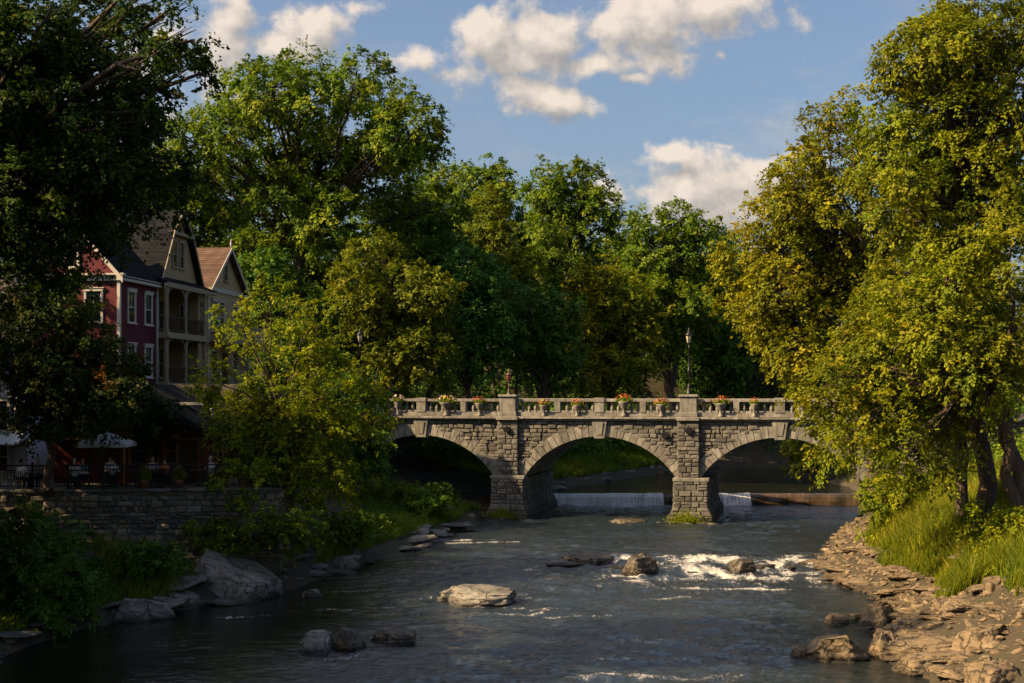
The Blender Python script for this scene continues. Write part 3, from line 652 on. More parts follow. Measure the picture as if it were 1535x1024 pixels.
# ------------------------------------------------------------------ weir
def weir():
    m, g, b = newmat('falling_water'); oc = objco(g)
    n = g.noise(g.v('MULTIPLY', oc, (5, 1, .5)), 1.3, 6, .7); n2 = g.noise(oc, .5, 3, .5)
    f = g.mr(g.m('ADD', n, g.m('MULTIPLY', g.m('SUBTRACT', n2, .5), .6)), .3, .52)
    g.put(b.inputs['Base Color'], g.mix(f, c4((.22, .23, .24)), c4((.85, .85, .85)))); b.inputs['Roughness'].default_value = .35
    g.put(b.inputs['Normal'], g.bump(n, .6, .08))
    m2, g, b = newmat('wet_concrete'); oc = objco(g)
    n = g.noise(g.v('MULTIPLY', oc, (4, 1, .4)), 1.2, 6, .7); n2 = g.noise(oc, .8, 4, .6)
    cc = g.ramp(n, [(.3, (.025, .018, .012)), (.6, (.09, .06, .035)), (.8, (.2, .16, .11))])
    g.put(b.inputs['Base Color'], g.mix(g.mr(n2, .45, .7), cc, c4((.03, .028, .02)))); b.inputs['Roughness'].default_value = .25
    r = empty('weir', (2, 97.6, 0), 0, 'low weir with white water spilling over its brown sill under the bridge', 'weir')
    def sheet(x0, x1, name, mat, oy, top=1.0, rag=0):
        rnd = random.Random(7); xs = np.arange(x0, x1, .18); mb = MB()
        prof = [(1.6, top - .06), (.75, top), (.55, top - .04), (.3, top - .25), (.12, .45), (.02, .12), (-.15, -.3)]
        pts = [[(x, y - oy + .05 * math.sin(x * 3.1 + z_), z + .012 * math.sin(x * 5)) for (y, z), z_ in zip(prof, range(9))] for x in xs]
        for a, b_ in zip(pts[:-1], pts[1:]):
            for k in range(len(prof) - 1): mb.poly([a[k], b_[k], b_[k + 1], a[k + 1]], rnd.random(), True)
        return mb.build(name, mat, r)
    sheet(-3, 28, 'sill', m2, 0, 1.03)
    xs = np.arange(.3, 27.6, .09); th = np.where((xs < 9.6) | ((xs > 13.2) & (xs < 16.3)), .05, -.10) + fbm(xs * .9, xs * 0, seed=81, oct=4) * np.where(xs > 16.3, .16, .10)
    lip = fbm(xs * .8, xs * 0 + 3, seed=83, oct=4) * .09; mb = MB()
    prof = [(1.2, .93, .2), (.75, 1.02, 1), (.5, .99, 1.2), (.26, .74, 1.3), (.08, .42, 1.6), (-.1, .1, 2.2), (-.35, -.1, 3)]
    rowp = [[(x, y - t_ * k + fbm(np.array([x * 3.0]), np.array([z * 1.2]), seed=85, oct=3)[0] * .10, z + t_ * .9 + l_ * (z > .9)) for y, z, k in prof] for x, t_, l_ in zip(xs, th, lip)]
    for a, b_ in zip(rowp[:-1], rowp[1:]):
        for k in range(len(prof) - 1): mb.poly([a[k], b_[k], b_[k + 1], a[k + 1]], .5, True)
    mb.build('water_curtain', m, r)
weir()

# ------------------------------------------------------------------ trees
def auto(u, v, ru, rv, n, r0, r1, seed, bias=.55):
    """n lobes (photo pixels) filling an ellipse, denser towards its rim"""
    rd = random.Random(seed); out = []
    for i in range(n):
        a = i * 2.39996 + rd.uniform(-.35, .35); q = (i + .6) / n; q = q ** bias
        r = rd.uniform(r0, r1); out.append((u + (ru - r * .8) * q * math.cos(a), v + (rv - r * .8) * q * math.sin(a), r))
    return out
NLEAF = [0]
def tree(name, label, Y, base, lobes, mat, seed, fork=None, trunk_r=.3, leaf=6.5, cl=13, lay=1.35, el=1.0, droop=.25, depth=.8, cat='tree', group=None, zb=None, flat=.8, asp=.62, bare=0, stems=1, lean=0, crown_name='crown', up=.5):
    rg = np.random.default_rng(seed); rd = random.Random(seed); s = Y / FP
    bx, by = base if isinstance(base, tuple) else (base, None)
    x0 = (bx - U0) * s; z0 = float(ground(x0, Y)) - .1 if zb is None else zb
    O = np.array((x0, Y, z0))
    r_ = empty(name, O, 0, label, cat, group)
    us = [l[0] for l in lobes]; W = (max(us) - min(us)) * s
    LB = []
    for l in lobes:
        dy = l[3] if len(l) > 3 else rd.uniform(-.5, .5) * max(W, 2 * l[2] * s) * depth
        c = P(l[0], l[1], Y); c[1] += dy; c[2] = CZ + (c[2] - CZ); LB.append((c - O, l[2] * s))
    LC = np.array([l[0] for l in LB]); LR = np.array([l[1] for l in LB])
    # wood
    mb = MB()
    fk = (np.array(P(*fork, Y)) - O) if fork else LC.mean(0) * (1, 1, .45)
    tips = []
    for st in range(stems):
        off = np.array((rd.uniform(-1, 1) * .5 * (stems > 1), rd.uniform(-.5, .5) * (stems > 1), 0))
        f2 = fk + off * 2.2 + (np.array((rd.uniform(-1, 1), rd.uniform(-.5, .5), rd.uniform(-.6, .6))) * .25 * fk[2] if st else 0)
        pts = [off + (f2 - off) * q + np.array((rd.uniform(-1, 1), rd.uniform(-1, 1), 0)) * .05 * np.linalg.norm(fk) * (0 < q < 1) for q in (0, .06, .2, .4, .6, .8, 1)]
        tr = trunk_r * (1 if st == 0 else .75)
        mb.tube(pts, [tr * a for a in (1.45, 1.1, .98, .9, .82, .74, .66)], 9); tips.append((f2, tr * .66))
    for c, lr in LB:
        f2, tr = tips[rd.randrange(len(tips))]; d = c - f2; L = np.linalg.norm(d)
        mid = f2 + d * .45 + np.array((0, 0, .12 * L)) + rg.normal(size=3) * .06 * L
        pts = []
        for q in np.linspace(0, 1, 7): a = f2 * (1 - q) + mid * q; b = mid * (1 - q) + c * q; pts.append(a * (1 - q) + b * q + rg.normal(size=3) * .02 * L * (0 < q < 1))
        rr = min(tr * .55, .03 * L + .03); mb.tube(pts, [rr * (1 - .75 * q) for q in np.linspace(0, 1, 7)], 6, cap=False)
        for k in range(5):
            dv = nrm(rg.normal(size=3)); q0 = pts[rd.choice((3, 4, 5, 6))]; e = c + dv * lr * .8; m_ = (q0 + e) / 2 + rg.normal(size=3) * .12 * lr
            mb.tube([q0, m_, e], [rr * .3, rr * .2, rr * .06], 4, cap=False)
    mb.build('trunk', M['bark'], r_)
    # foliage clusters on every lobe
    rc0 = cl * 1.08 * s; lf = leaf * .78 * s; CC, DD, RR = [], [], []
    for i, (c, lr) in enumerate(LB):
        n = max(4, int(3.3 * (lr / rc0) ** 2 * lay)); d = nrm(rg.normal(size=(n, 3))); f = rg.uniform(.5, 1.0, (n, 1)) ** .7
        p_ = c + d * f * lr * np.array((1, 1, flat))
        keep = np.ones(n, bool)
        for j in range(len(LB)):
            if j != i: keep &= ~((np.linalg.norm((p_ - LC[j]) / (1, 1, flat), axis=1) < LR[j] * .42))
        p_, d = p_[keep], d[keep]
        CC.append(p_); DD.append(nrm(d + (0, 0, .35))); RR.append(rc0 * rg.uniform(.65, 1.3, len(p_)))
    CC, DD, RR = np.concatenate(CC), np.concatenate(DD), np.concatenate(RR)
    per = max(16, int(4.6 * (rc0 / lf) ** 2 / asp)); n = len(CC); NLEAF[0] += n * per
    ns = 5; per = (per // ns) * ns; k = per // ns                      # every cluster is five leafy sprays
    ax = nrm(np.repeat(DD, ns, 0) * (.55 + .35 * (el - 1)) * (1, 1, 1 - .5 * (el > 1)) + rg.normal(size=(n * ns, 3)) * .62 + (0, 0, .22 - droop * .7))
    sdv = nrm(np.cross(ax, (0, 0, 1)) + rg.normal(size=ax.shape) * .25); upv = np.cross(sdv, ax)
    ln = np.repeat(RR, ns)[:, None] * rg.uniform(.75, 1.5, (n * ns, 1)) * (1 + .25 * (el - 1))
    C0 = np.repeat(np.repeat(CC, ns, 0), k, 0); A = np.repeat(ax, k, 0); B = np.repeat(sdv, k, 0); U = np.repeat(upv, k, 0); Lq = np.repeat(ln, k, 0)
    t_ = rg.uniform(.02, 1, (len(C0), 1)) ** .75; sg = rg.uniform(-1, 1, (len(C0), 1)); wq = .42 * Lq * (1.05 - .75 * t_)
    C = C0 + A * Lq * t_ - np.array((0, 0, 1)) * Lq * t_ ** 2 * (.15 + droop * .5) + B * wq * sg + U * rg.normal(size=(len(C0), 1)) * .09 * Lq
    N = nrm(U * up * 1.2 + np.array((0, 0, .2)) + np.repeat(DD, per, 0) * .75 + B * sg * .3 + rg.normal(size=C.shape) * .42)
    T = nrm(A * .8 + B * sg * .9 + rg.normal(size=C.shape) * .5 - np.array((0, 0, droop * 1.2)))
    Ln = lf * rg.uniform(.6, 1.4, len(C)); V, F = leafquads(C, N, T, Ln, Ln * asp * rg.uniform(.8, 1.2, len(C)))
    per = ns * k
    tint = np.clip(np.repeat(rg.normal(.45, .17, n), per) + rg.normal(0, .11, n * per), 0, 1)
    link(crown_name, np_mesh(crown_name, V, F, tint), mat, r_)
    return r_

# --- the wooded far bank behind the bridge
tree('broadleaf_tree', 'huge round-crowned tree towering behind the pale houses, its forked trunk visible', 108, (452, 0), 
     auto(470, 245, 215, 165, 30, 44, 68, 1) + [(345, 190, 48), (395, 125, 44), (455, 108, 44), (520, 118, 42), (575, 150, 46), (625, 215, 42), (650, 300, 50), (300, 280, 48), (330, 360, 50), (610, 370, 50), (560, 395, 50), (390, 390, 45), (300, 220, 40)],
     M['green'], 11, fork=(450, 370), trunk_r=.7, cl=15, leaf=6.2)
tree('maple_tree', 'pale green layered tree at the near end of the bridge behind the tall yellow one', 100, (585, 0),
     auto(590, 480, 98, 120, 20, 30, 46, 2) + [(560, 360, 26), (545, 385, 28), (585, 390, 32), (615, 420, 32), (530, 420, 32), (655, 510, 34), (665, 555, 28), (520, 470, 34)],
     M['lime'], 12, fork=(590, 500), trunk_r=.3, cl=13, leaf=6.2, el=1.4, droop=.3)
tree('dense_tree', 'dark blue-green dense tree rising straight behind the short bronze lantern', 108, (705, 0),
     auto(702, 480, 78, 118, 16, 34, 50, 3) + [(700, 400, 36), (660, 430, 34), (745, 440, 34)], M['teal'], 13, trunk_r=.4, cl=14, leaf=6)
tree('hill_tree', 'tall hill tree with a rounded airy crown against the pale sky', 138, (850, 0),
     auto(852, 325, 78, 88, 15, 26, 42, 4) + [(850, 265, 30), (800, 285, 30), (895, 290, 30), (910, 330, 24), (820, 262, 22), (880, 262, 24)], M['green'], 14, fork=(845, 390), trunk_r=.45, cl=12, leaf=5.5)
tree('hill_tree', 'twin-peaked green tree on the hill just beyond the huge round tree', 146, (730, 0),
     auto(728, 315, 62, 82, 13, 26, 38, 5) + [(735, 252, 22), (705, 262, 20), (755, 268, 20), (680, 262, 18)], M['green'], 15, trunk_r=.4, cl=11, leaf=5.3)
tree('feathery_tree', 'olive feathery tree in sunlight below the hill crest, grey-barked and narrow', 128, (738, 0),
     auto(735, 345, 40, 70, 10, 18, 28, 6) + [(735, 285, 14)], M['lime'], 16, trunk_r=.25, cl=10, leaf=5, el=1.5)
tree('feathery_tree', 'narrow grey-green tree in front of the airy round hill tree', 122, (822, 0),
     auto(822, 380, 36, 75, 10, 18, 28, 7), M['green'], 17, trunk_r=.25, cl=10, leaf=5, el=1.5)
tree('young_tree', 'sunlit yellowish bush tree between the dark blue-green tree and the airy hill tree', 118, (770, 0),
     auto(772, 405, 45, 48, 9, 18, 28, 8), M['gold'], 18, trunk_r=.2, cl=10, leaf=5.3)
tree('layered_tree', 'sunlit layered tree with drooping tiers behind the middle arch keystone', 126, (915, 0),
     auto(920, 500, 75, 108, 16, 28, 42, 9) + [(880, 420, 32), (900, 400, 26), (865, 450, 26), (870, 490, 24), (960, 540, 36), (890, 570, 30), (940, 430, 34)], M['gold'], 19, trunk_r=.35, cl=12, leaf=5.8, el=1.5, droop=.35)
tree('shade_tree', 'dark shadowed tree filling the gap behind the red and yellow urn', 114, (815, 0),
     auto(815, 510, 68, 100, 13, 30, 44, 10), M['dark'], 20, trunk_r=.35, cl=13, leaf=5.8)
tree('rounded_tree', 'broad mid-green tree at the crest beyond the tall bridge lamp', 134, (1005, 0),
     auto(1005, 385, 85, 85, 15, 28, 42, 11) + [(965, 335, 26), (1010, 325, 26), (1045, 345, 28)], M['green'], 21, trunk_r=.4, cl=11, leaf=5.3)
tree('rounded_tree', 'mid-green sunny tree standing just behind the tall bridge lamp, lower than the crest', 131, (1015, 0),
     auto(1010, 470, 75, 72, 13, 26, 40, 12), M['green'], 22, trunk_r=.35, cl=12, leaf=5.6)
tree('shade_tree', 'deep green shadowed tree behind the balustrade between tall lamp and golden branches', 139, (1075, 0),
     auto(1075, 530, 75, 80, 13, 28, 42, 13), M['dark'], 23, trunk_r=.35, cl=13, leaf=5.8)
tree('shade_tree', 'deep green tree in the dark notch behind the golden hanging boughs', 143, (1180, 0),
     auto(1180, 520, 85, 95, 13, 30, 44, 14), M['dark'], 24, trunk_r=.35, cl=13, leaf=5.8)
tree('distant_tree', 'small hazy tree on the skyline where the valley opens', 190, (1088, 0),
     auto(1088, 375, 34, 48, 9, 14, 22, 15), M['teal'], 25, trunk_r=.35, cl=8, leaf=4)
tree('distant_tree', 'hazy mid-green tree under the skyline tree, above the dark notch', 160, (1100, 0),
     auto(1105, 430, 50, 50, 9, 20, 30, 16), M['green'], 26, trunk_r=.35, cl=10, leaf=4.6)
tree('rear_tree', 'leafy tree behind the steep dark roof of the houses', 112, (270, 0),
     auto(265, 300, 75, 110, 15, 30, 45, 17), M['green'], 27, trunk_r=.4, cl=13, leaf=5.8)
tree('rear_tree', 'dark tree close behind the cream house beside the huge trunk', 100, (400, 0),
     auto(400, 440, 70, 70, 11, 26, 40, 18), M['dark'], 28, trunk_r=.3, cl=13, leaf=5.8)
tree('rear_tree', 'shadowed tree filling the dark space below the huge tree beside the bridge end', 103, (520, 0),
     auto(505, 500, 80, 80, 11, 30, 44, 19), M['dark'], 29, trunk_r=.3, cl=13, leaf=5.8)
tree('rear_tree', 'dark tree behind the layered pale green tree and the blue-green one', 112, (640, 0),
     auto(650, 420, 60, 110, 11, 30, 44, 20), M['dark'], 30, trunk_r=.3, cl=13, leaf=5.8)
for k, (u, v, ru, rv, Y, mt, lab) in enumerate([
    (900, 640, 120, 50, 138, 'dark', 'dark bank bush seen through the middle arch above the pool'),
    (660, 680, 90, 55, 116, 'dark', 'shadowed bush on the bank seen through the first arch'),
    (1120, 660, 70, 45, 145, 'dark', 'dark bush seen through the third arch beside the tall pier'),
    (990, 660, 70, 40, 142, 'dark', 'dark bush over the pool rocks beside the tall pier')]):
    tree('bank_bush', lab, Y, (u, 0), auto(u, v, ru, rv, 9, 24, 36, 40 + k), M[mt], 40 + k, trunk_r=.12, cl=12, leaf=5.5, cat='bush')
tree('overhanging_tree', 'small sunlit tree leaning over the upper pool, seen through the third arch', 112, (1238, 0),
     auto(1215, 680, 48, 40, 9, 16, 24, 50), M['gold'], 50, fork=(1222, 700), trunk_r=.14, cl=10, leaf=5.5, el=1.4)

tree('slope_tree', 'green tree on the slope glimpsed behind the trunk of the huge tree', 138, (470, 0), auto(470, 400, 90, 70, 14, 30, 44, 33), M['green'], 33, trunk_r=.35, cl=13, leaf=5.6)
tree('slope_tree', 'green tree on the slope behind the cream house roof', 136, (355, 0), auto(350, 380, 80, 70, 13, 30, 44, 34), M['green'], 34, trunk_r=.35, cl=13, leaf=5.6)
tree('rear_tree', 'dark leafy tree rising behind the maroon house roof', 98, (60, 0), auto(70, 330, 110, 110, 15, 36, 54, 31), M['dark'], 31, trunk_r=.4, cl=14, leaf=6)
tree('rear_tree', 'green tree on the slope behind the barn-shaped gable', 104, (200, 0), auto(190, 290, 80, 90, 13, 34, 50, 32), M['green'], 32, trunk_r=.4, cl=14, leaf=6)
for k, (u, v, ru, rv, Y, mt, lab) in enumerate([
    (655, 330, 60, 95, 150, 'green', 'mid-green tree on the slope peeping out beside the huge round tree'),
    (795, 390, 75, 85, 152, 'dark', 'deep green tree on the slope between the two tall hill trees'),
    (930, 400, 70, 80, 155, 'green', 'slope tree filling the skyline dip after the airy rounded hill tree'),
    (1060, 420, 70, 70, 150, 'green', 'slope tree below the hazy skyline tree'),
    (880, 450, 80, 90, 146, 'dark', 'deep green tree directly behind the drooping tiered sunlit tree'),
    (745, 440, 70, 90, 138, 'green', 'mid-green tree on the slope above the dark blue-green one'),
    (590, 400, 80, 120, 120, 'dark', 'dark tree under the outer boughs of the huge round tree')]):
    tree('slope_tree', lab, Y, (u, 0), auto(u, v, ru, rv, 16, 26, 40, 140 + k), M[mt], 140 + k, trunk_r=.35, cl=12, leaf=5.5)
# --- near trees on the sunlit east bank
tree('golden_tree', 'tall golden-lit tree with an open fork, nearest the bridge on the sunny bank', 70, (1330, 0),
     auto(1215, 400, 135, 190, 30, 42, 62, 61) + [(1215, 200, 36), (1240, 180, 30), (1270, 200, 32), (1185, 250, 36), (1170, 300, 34), (1150, 330, 34), (1120, 400, 36), (1110, 430, 30), (1140, 470, 36), (1165, 530, 34), (1190, 580, 28), (1220, 560, 36), (1240, 260, 40), (1290, 300, 40), (1300, 240, 38)],
     M['amber'], 61, fork=(1300, 440), trunk_r=.42, cl=17, leaf=6.8, el=1.5, droop=.4)
tree('golden_tree', 'very tall golden-green tree filling the upper corner above the grassy bank', 54, (1475, 0),
     auto(1450, 170, 150, 220, 26, 48, 72, 62) + [(1370, 110, 44), (1350, 180, 46), (1340, 240, 44), (1400, 60, 44), (1440, 20, 50), (1345, 320, 50), (1400, 280, 50), (1480, 60, 50), (1520, 150, 60), (1540, 300, 60), (1320, 150, 36), (1315, 210, 38), (1330, 280, 44), (1360, 340, 50), (1420, 350, 50), (1480, 330, 56), (1520, 390, 56), (1390, 400, 46)],
     M['gold'], 62, fork=(1445, 330), trunk_r=.38, cl=22, leaf=7.6, el=1.5, droop=.4)
tree('spreading_tree', 'leaning tree with twin reddish trunks in the tall grass, boughs hanging over the bridge', 52, (1527, 0),
     auto(1420, 500, 150, 150, 24, 40, 60, 63) + [(1260, 560, 32), (1235, 600, 28), (1290, 520, 38), (1300, 600, 40), (1270, 640, 34), (1320, 660, 40), (1380, 640, 42), (1340, 450, 46), (1400, 400, 50), (1480, 380, 55), (1530, 480, 55), (1440, 610, 40), (1250, 680, 26), (1290, 690, 30), (1335, 630, 44), (1390, 580, 46), (1350, 700, 36), (1420, 690, 34), (1310, 560, 44), (1460, 560, 44), (1500, 620, 36), (1262, 605, 34), (1285, 565, 40), (1292, 645, 40), (1256, 648, 24), (1228, 565, 28), (1330, 590, 44)],
     M['gold'], 63, fork=(1480, 560), trunk_r=.34, cl=20, leaf=7.4, el=1.6, droop=.45, stems=2)
tree('bank_tree', 'short thick trunk at the back of the tall grass below hanging leaves', 57, (1452, 0),
     auto(1430, 600, 90, 60, 10, 34, 46, 64), M['green'], 64, fork=(1440, 650), trunk_r=.3, cl=19, leaf=7, el=1.5)
tree('waterside_bush', 'bright green bush at the rocky water edge below the golden boughs', 66, (1345, 0),
     auto(1345, 745, 62, 48, 11, 24, 34, 65) + [(1300, 790, 22), (1390, 740, 30)], M['yellow'], 65, trunk_r=.06, cl=13, leaf=6.5, cat='bush', el=1.3)
tree('rear_tree', 'green tree on the far side of the sunny bank behind the golden tree', 84, (1390, 0),
     auto(1400, 470, 140, 210, 30, 50, 70, 66), M['gold'], 66, trunk_r=.4, cl=17, leaf=7)
tree('waterside_bush', 'leafy bush in the tall grass against the edge of the picture, trunks behind it', 50, (1500, 0),
     auto(1500, 790, 60, 45, 8, 24, 34, 67), M['yellow'], 67, trunk_r=.05, cl=14, leaf=6.5, cat='bush', el=1.2)

# --- near trees on the shaded west bank
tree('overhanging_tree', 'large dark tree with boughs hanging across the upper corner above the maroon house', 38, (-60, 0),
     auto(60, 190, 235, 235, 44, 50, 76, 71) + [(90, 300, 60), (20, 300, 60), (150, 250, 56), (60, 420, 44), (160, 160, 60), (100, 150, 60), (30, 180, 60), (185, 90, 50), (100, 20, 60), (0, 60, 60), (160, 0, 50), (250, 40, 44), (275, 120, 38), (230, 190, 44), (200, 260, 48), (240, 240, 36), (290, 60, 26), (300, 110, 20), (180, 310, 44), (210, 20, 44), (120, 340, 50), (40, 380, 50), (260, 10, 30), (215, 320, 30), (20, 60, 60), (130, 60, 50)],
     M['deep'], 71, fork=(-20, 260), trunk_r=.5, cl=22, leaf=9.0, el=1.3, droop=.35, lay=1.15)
tree('terrace_tree', 'dark low tree with russet leaves over the cafe terrace, its trunk behind the railing', 55, (74, 0),
     auto(95, 560, 130, 115, 18, 38, 56, 72) + [(40, 460, 44), (100, 470, 44), (160, 520, 40), (195, 590, 40), (60, 640, 36), (0, 520, 50), (55, 425, 44), (125, 455, 40), (150, 540, 44), (185, 560, 34), (10, 440, 50), (110, 600, 40)],
     M['red'], 72, fork=(78, 640), trunk_r=.2, cl=17, leaf=6.8, el=1.3, zb=4.35)
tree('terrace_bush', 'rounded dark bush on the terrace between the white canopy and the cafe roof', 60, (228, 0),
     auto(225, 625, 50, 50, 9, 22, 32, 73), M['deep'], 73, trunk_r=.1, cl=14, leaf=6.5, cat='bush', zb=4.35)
tree('yellow_tree', 'yellow-topped slender tree growing below the stone wall, lit at its top', 60, (420, 0),
     auto(430, 640, 110, 130, 16, 32, 48, 74) + [(420, 440, 18), (450, 452, 18), (392, 455, 20), (400, 470, 22), (445, 480, 22), (330, 495, 16), (345, 520, 20), (570, 590, 18), (375, 480, 24), (420, 490, 32), (465, 495, 26), (360, 500, 20), (500, 530, 26), (520, 572, 24), (550, 600, 26), (480, 550, 36), (340, 570, 34), (325, 610, 30), (560, 640, 26), (500, 700, 40), (450, 730, 44), (400, 700, 40), (530, 720, 34)],
     M['yellow'], 74, fork=(425, 640), trunk_r=.17, cl=15, leaf=6.5, el=1.6, droop=.3)
tree('evergreen_tree', 'dark drooping tree hiding the near end of the bridge beside the yellow-topped tree', 80, (520, 0),
     auto(520, 650, 70, 95, 13, 28, 42, 75) + [(575, 640, 20), (565, 680, 22)], M['dark'], 75, trunk_r=.22, cl=14, leaf=6.3, el=1.3, droop=.5)
tree('shore_bush', 'big dark green bush at the water edge in the bottom corner', 46.5, (60, 0),
     auto(60, 860, 95, 110, 18, 34, 50, 76) + [(110, 920, 30), (20, 780, 44), (-30, 840, 60)], M['dark'], 76, trunk_r=.06, cl=17, leaf=6.8, cat='bush', el=1.2)
for k, (u, v, ru, rv, Y, lab) in enumerate([
    (215, 835, 60, 30, 52, 'low dark bush in front of the wall beside the big sloping rock'),
    (330, 800, 70, 38, 56, 'spreading green bush above the big sloping boulder'),
    (432, 792, 62, 48, 55.2, 'bush at the foot of the yellow-topped tree hiding the wall end'),
    (520, 790, 60, 34, 66, 'low shaded bush by the shore between yellow tree and bridge'),
    (620, 745, 70, 22, 80, 'grassy bush patch on the bank under the first arch')]):
    tree('bank_bush', lab, Y, (u, 0), auto(u, v, ru, rv, 9, 16, 26, 80 + k), M['green'] if k else M['dark'], 80 + k, trunk_r=.04, cl=11, leaf=6, cat='bush', el=1.2)
# unseen trees added beside the frame to throw shade on terrace and river
for k, (x, y, h_) in enumerate([(-25, 37, 17), (-31, 47, 18), (-36, 57, 17), (-20, 28, 16), (-30, 36, 16), (-27, 26, 15), (-38, 45, 18), (-17, 20, 15), (-34, 64, 23), (-40, 70, 24), (-29, 55, 21), (-24, 45, 14), (-22, 33, 16)]):
    s_ = y / FP; u = U0 + x / s_; v = VH - (h_ * .5 + 2 - CZ) / s_
    tree('added_shading_tree', 'unseen leafy tree added on the west bank to shade terrace and river', y, (u, 0), auto(u, v, (5.5 if x < -18.5 else 4) / s_, h_ * .55 / s_, 16, 1.9 / s_, 2.8 / s_, 90 + k), M['dark'], 90 + k, cl=.9 / s_, leaf=.42 / s_, trunk_r=.35, group='unseen west bank trees added for shade')
print('LEAVES', NLEAF[0])

# ------------------------------------------------------------------ rocks
def rockmesh(name, seed, flat=.6, cuts=16, lay=0.0):
    rg = np.random.default_rng(seed); bm = bmesh.new(); bmesh.ops.create_icosphere(bm, subdivisions=5, radius=1)
    V = np.array([v.co for v in bm.verts]); F = np.array([[v.index for v in f.verts] for f in bm.faces]); bm.free()
    for k in range(cuts):
        n = nrm(rg.normal(size=3) * (1, 1, .8)); d = rg.uniform(.5, .88); e = V @ n - d; V = V - np.where(e > 0, e, 0)[:, None] * n * .93
    for q in range(2):
        n = nrm(np.array((rg.uniform(-.3, .3), rg.uniform(-.3, .3), 1))); e = V @ n - rg.uniform(.38, .55); V = V - np.where(e > 0, e, 0)[:, None] * n * .9
    n = nrm(V); V = V + n * (fbm(V[:, 0] * 1.6, V[:, 1] * 1.6, V[:, 2] * 1.6 + seed, seed, 4) * .38)[:, None]
    ly = fbm(V[:, 0] * .8, V[:, 1] * .8, V[:, 2] * 8 + seed, seed + 9, 4); V[:, :2] *= 1 + (ly * (.34 + lay))[:, None]
    rg_ = np.abs(fbm(V[:, 0] * 1.7 + 9, V[:, 1] * 1.7, V[:, 2] * 2.5 + seed, seed + 5, 3)); V = V - n * (np.clip(.05 - rg_, 0, 1) * 1.6)[:, None]
    V = V + n * (fbm(V[:, 0] * 6, V[:, 1] * 6, V[:, 2] * 9 + seed, seed + 3, 3) * .07)[:, None]
    V[:, :2] *= 1 + .45 * np.clip(.35 - V[:, 2:3], 0, 1); V[:, 2] *= flat; V = V / np.abs(V[:, :2]).max()
    V[:, 2] -= V[:, 2].min() * .55
    me = np_mesh(name, V, F, smooth=True); return me
RV = [rockmesh('rock', 100 + k, (.36, .44, .55, .4, .3, .5, .42, .5)[k], 13 + k) for k in range(8)]
for me in RV: me.materials.append(M['rock_tan'])
def rock(name, label, loc, sc, rz, k, mat, cat='rock', group=None, tilt=(0, 0)):
    o = bpy.data.objects.new(name, RV[k % 8]); COL.objects.link(o); o.location = tuple(loc); o.scale = sc; o.rotation_euler = (tilt[0], tilt[1], rz)
    o.material_slots[0].link = 'OBJECT'; o.material_slots[0].material = mat
    return tag(o, label, cat, group)
def rpx(name, label, u, vb, w, h, k, mat, rz=0, dep=.8, tilt=(0, 0), zw=0.0, sink=.25):
    """a rock whose foot meets level zw on photo row vb"""
    Y = FP * (CZ - zw) / (vb - VH); s = Y / FP; hz = h * s
    me = RV[k % 8]; top = max(v.co.z for v in me.vertices); wx = w * s / 2
    rock(name, label, (P(u, vb, Y)[0], Y + wx * dep * .6, zw - hz * sink), (wx, wx * dep, hz * (1 + sink) / top), rz, k, mat, 'boulder' if w > 60 else 'rock', None, tilt)
T_, G_, W_ = M['rock_tan'], M['rock_grey'], M['rock_wet']
for a in [
    ('boulder', 'big blocky boulder at the sunny water edge with smooth pale top', 1258, 992, 118, 38, 0, T_, .2),
    ('boulder', 'rounded boulder touching the big blocky one on its landward side', 1335, 988, 92, 42, 2, T_, 1.0),
    ('rock', 'small dark stone at the water end of the big blocky boulder', 1199, 986, 38, 18, 5, T_, .4),
    ('boulder', 'long tan boulder jutting over calm water below the grass', 1322, 942, 84, 34, 3, T_, .1),
    ('rock', 'low flat stone before the long tan boulder, half in water', 1262, 936, 50, 14, 4, T_, .0),
    ('boulder', 'pale dome-like boulder high in the sunlit rock heap', 1292, 842, 66, 26, 0, T_, .5),
    ('boulder', 'dark brown boulder standing in the white rapids', 1116, 861, 60, 22, 7, W_, .3),
    ('boulder', 'wet rock splitting the white falls of the rapids', 958, 862, 66, 30, 1, W_, .8),
    ('boulder', 'long wet ledge with water pouring over it in mid river', 890, 846, 110, 12, 4, W_, .0),
    ('boulder', 'flat pale grey boulder alone in mid river', 726, 908, 162, 24, 4, G_, .05),
    ('boulder', 'rounded grey boulder in dark water, smaller of the touching pair', 473, 979, 78, 30, 5, G_, .4),
    ('boulder', 'dark rounded boulder in dark water, taller of the touching pair', 520, 976, 72, 34, 2, W_, 1.4),
    ('boulder', 'low wet boulder in the ripples beside the touching pair', 596, 966, 92, 20, 4, W_, .2),
    ('rock', 'small grey stone peeping from calm water near the big sloping boulder', 466, 895, 44, 11, 0, G_, .0),
    ('boulder', 'dark flat boulder in the pool before the sunlit pier', 948, 788, 78, 9, 4, W_, .1),
    ('rock', 'small dark stone by the foot of the shaded pier', 838, 776, 18, 6, 3, W_, .3)]:
    rpx(*a)
rpx('boulder', 'great sloping grey boulder at the shaded shore below the wall', 338, 899, 215, 56, 4, G_, -.2, .75, (0, R(15)), 0, .45)
rpx('boulder', 'grey rock shelf with slanting layers at the shaded shore', 200, 932, 125, 34, 3, G_, -.35, .8, (0, R(8)))
rpx('boulder', 'lower grey ledge between the rock shelf and the great sloping boulder', 268, 912, 80, 24, 4, G_, -.3, .8, (0, R(6)))
rpx('boulder', 'grey stone at the shore under the bush at the foot of the yellow-topped tree', 512, 856, 60, 20, 5, G_, -.3, .8)
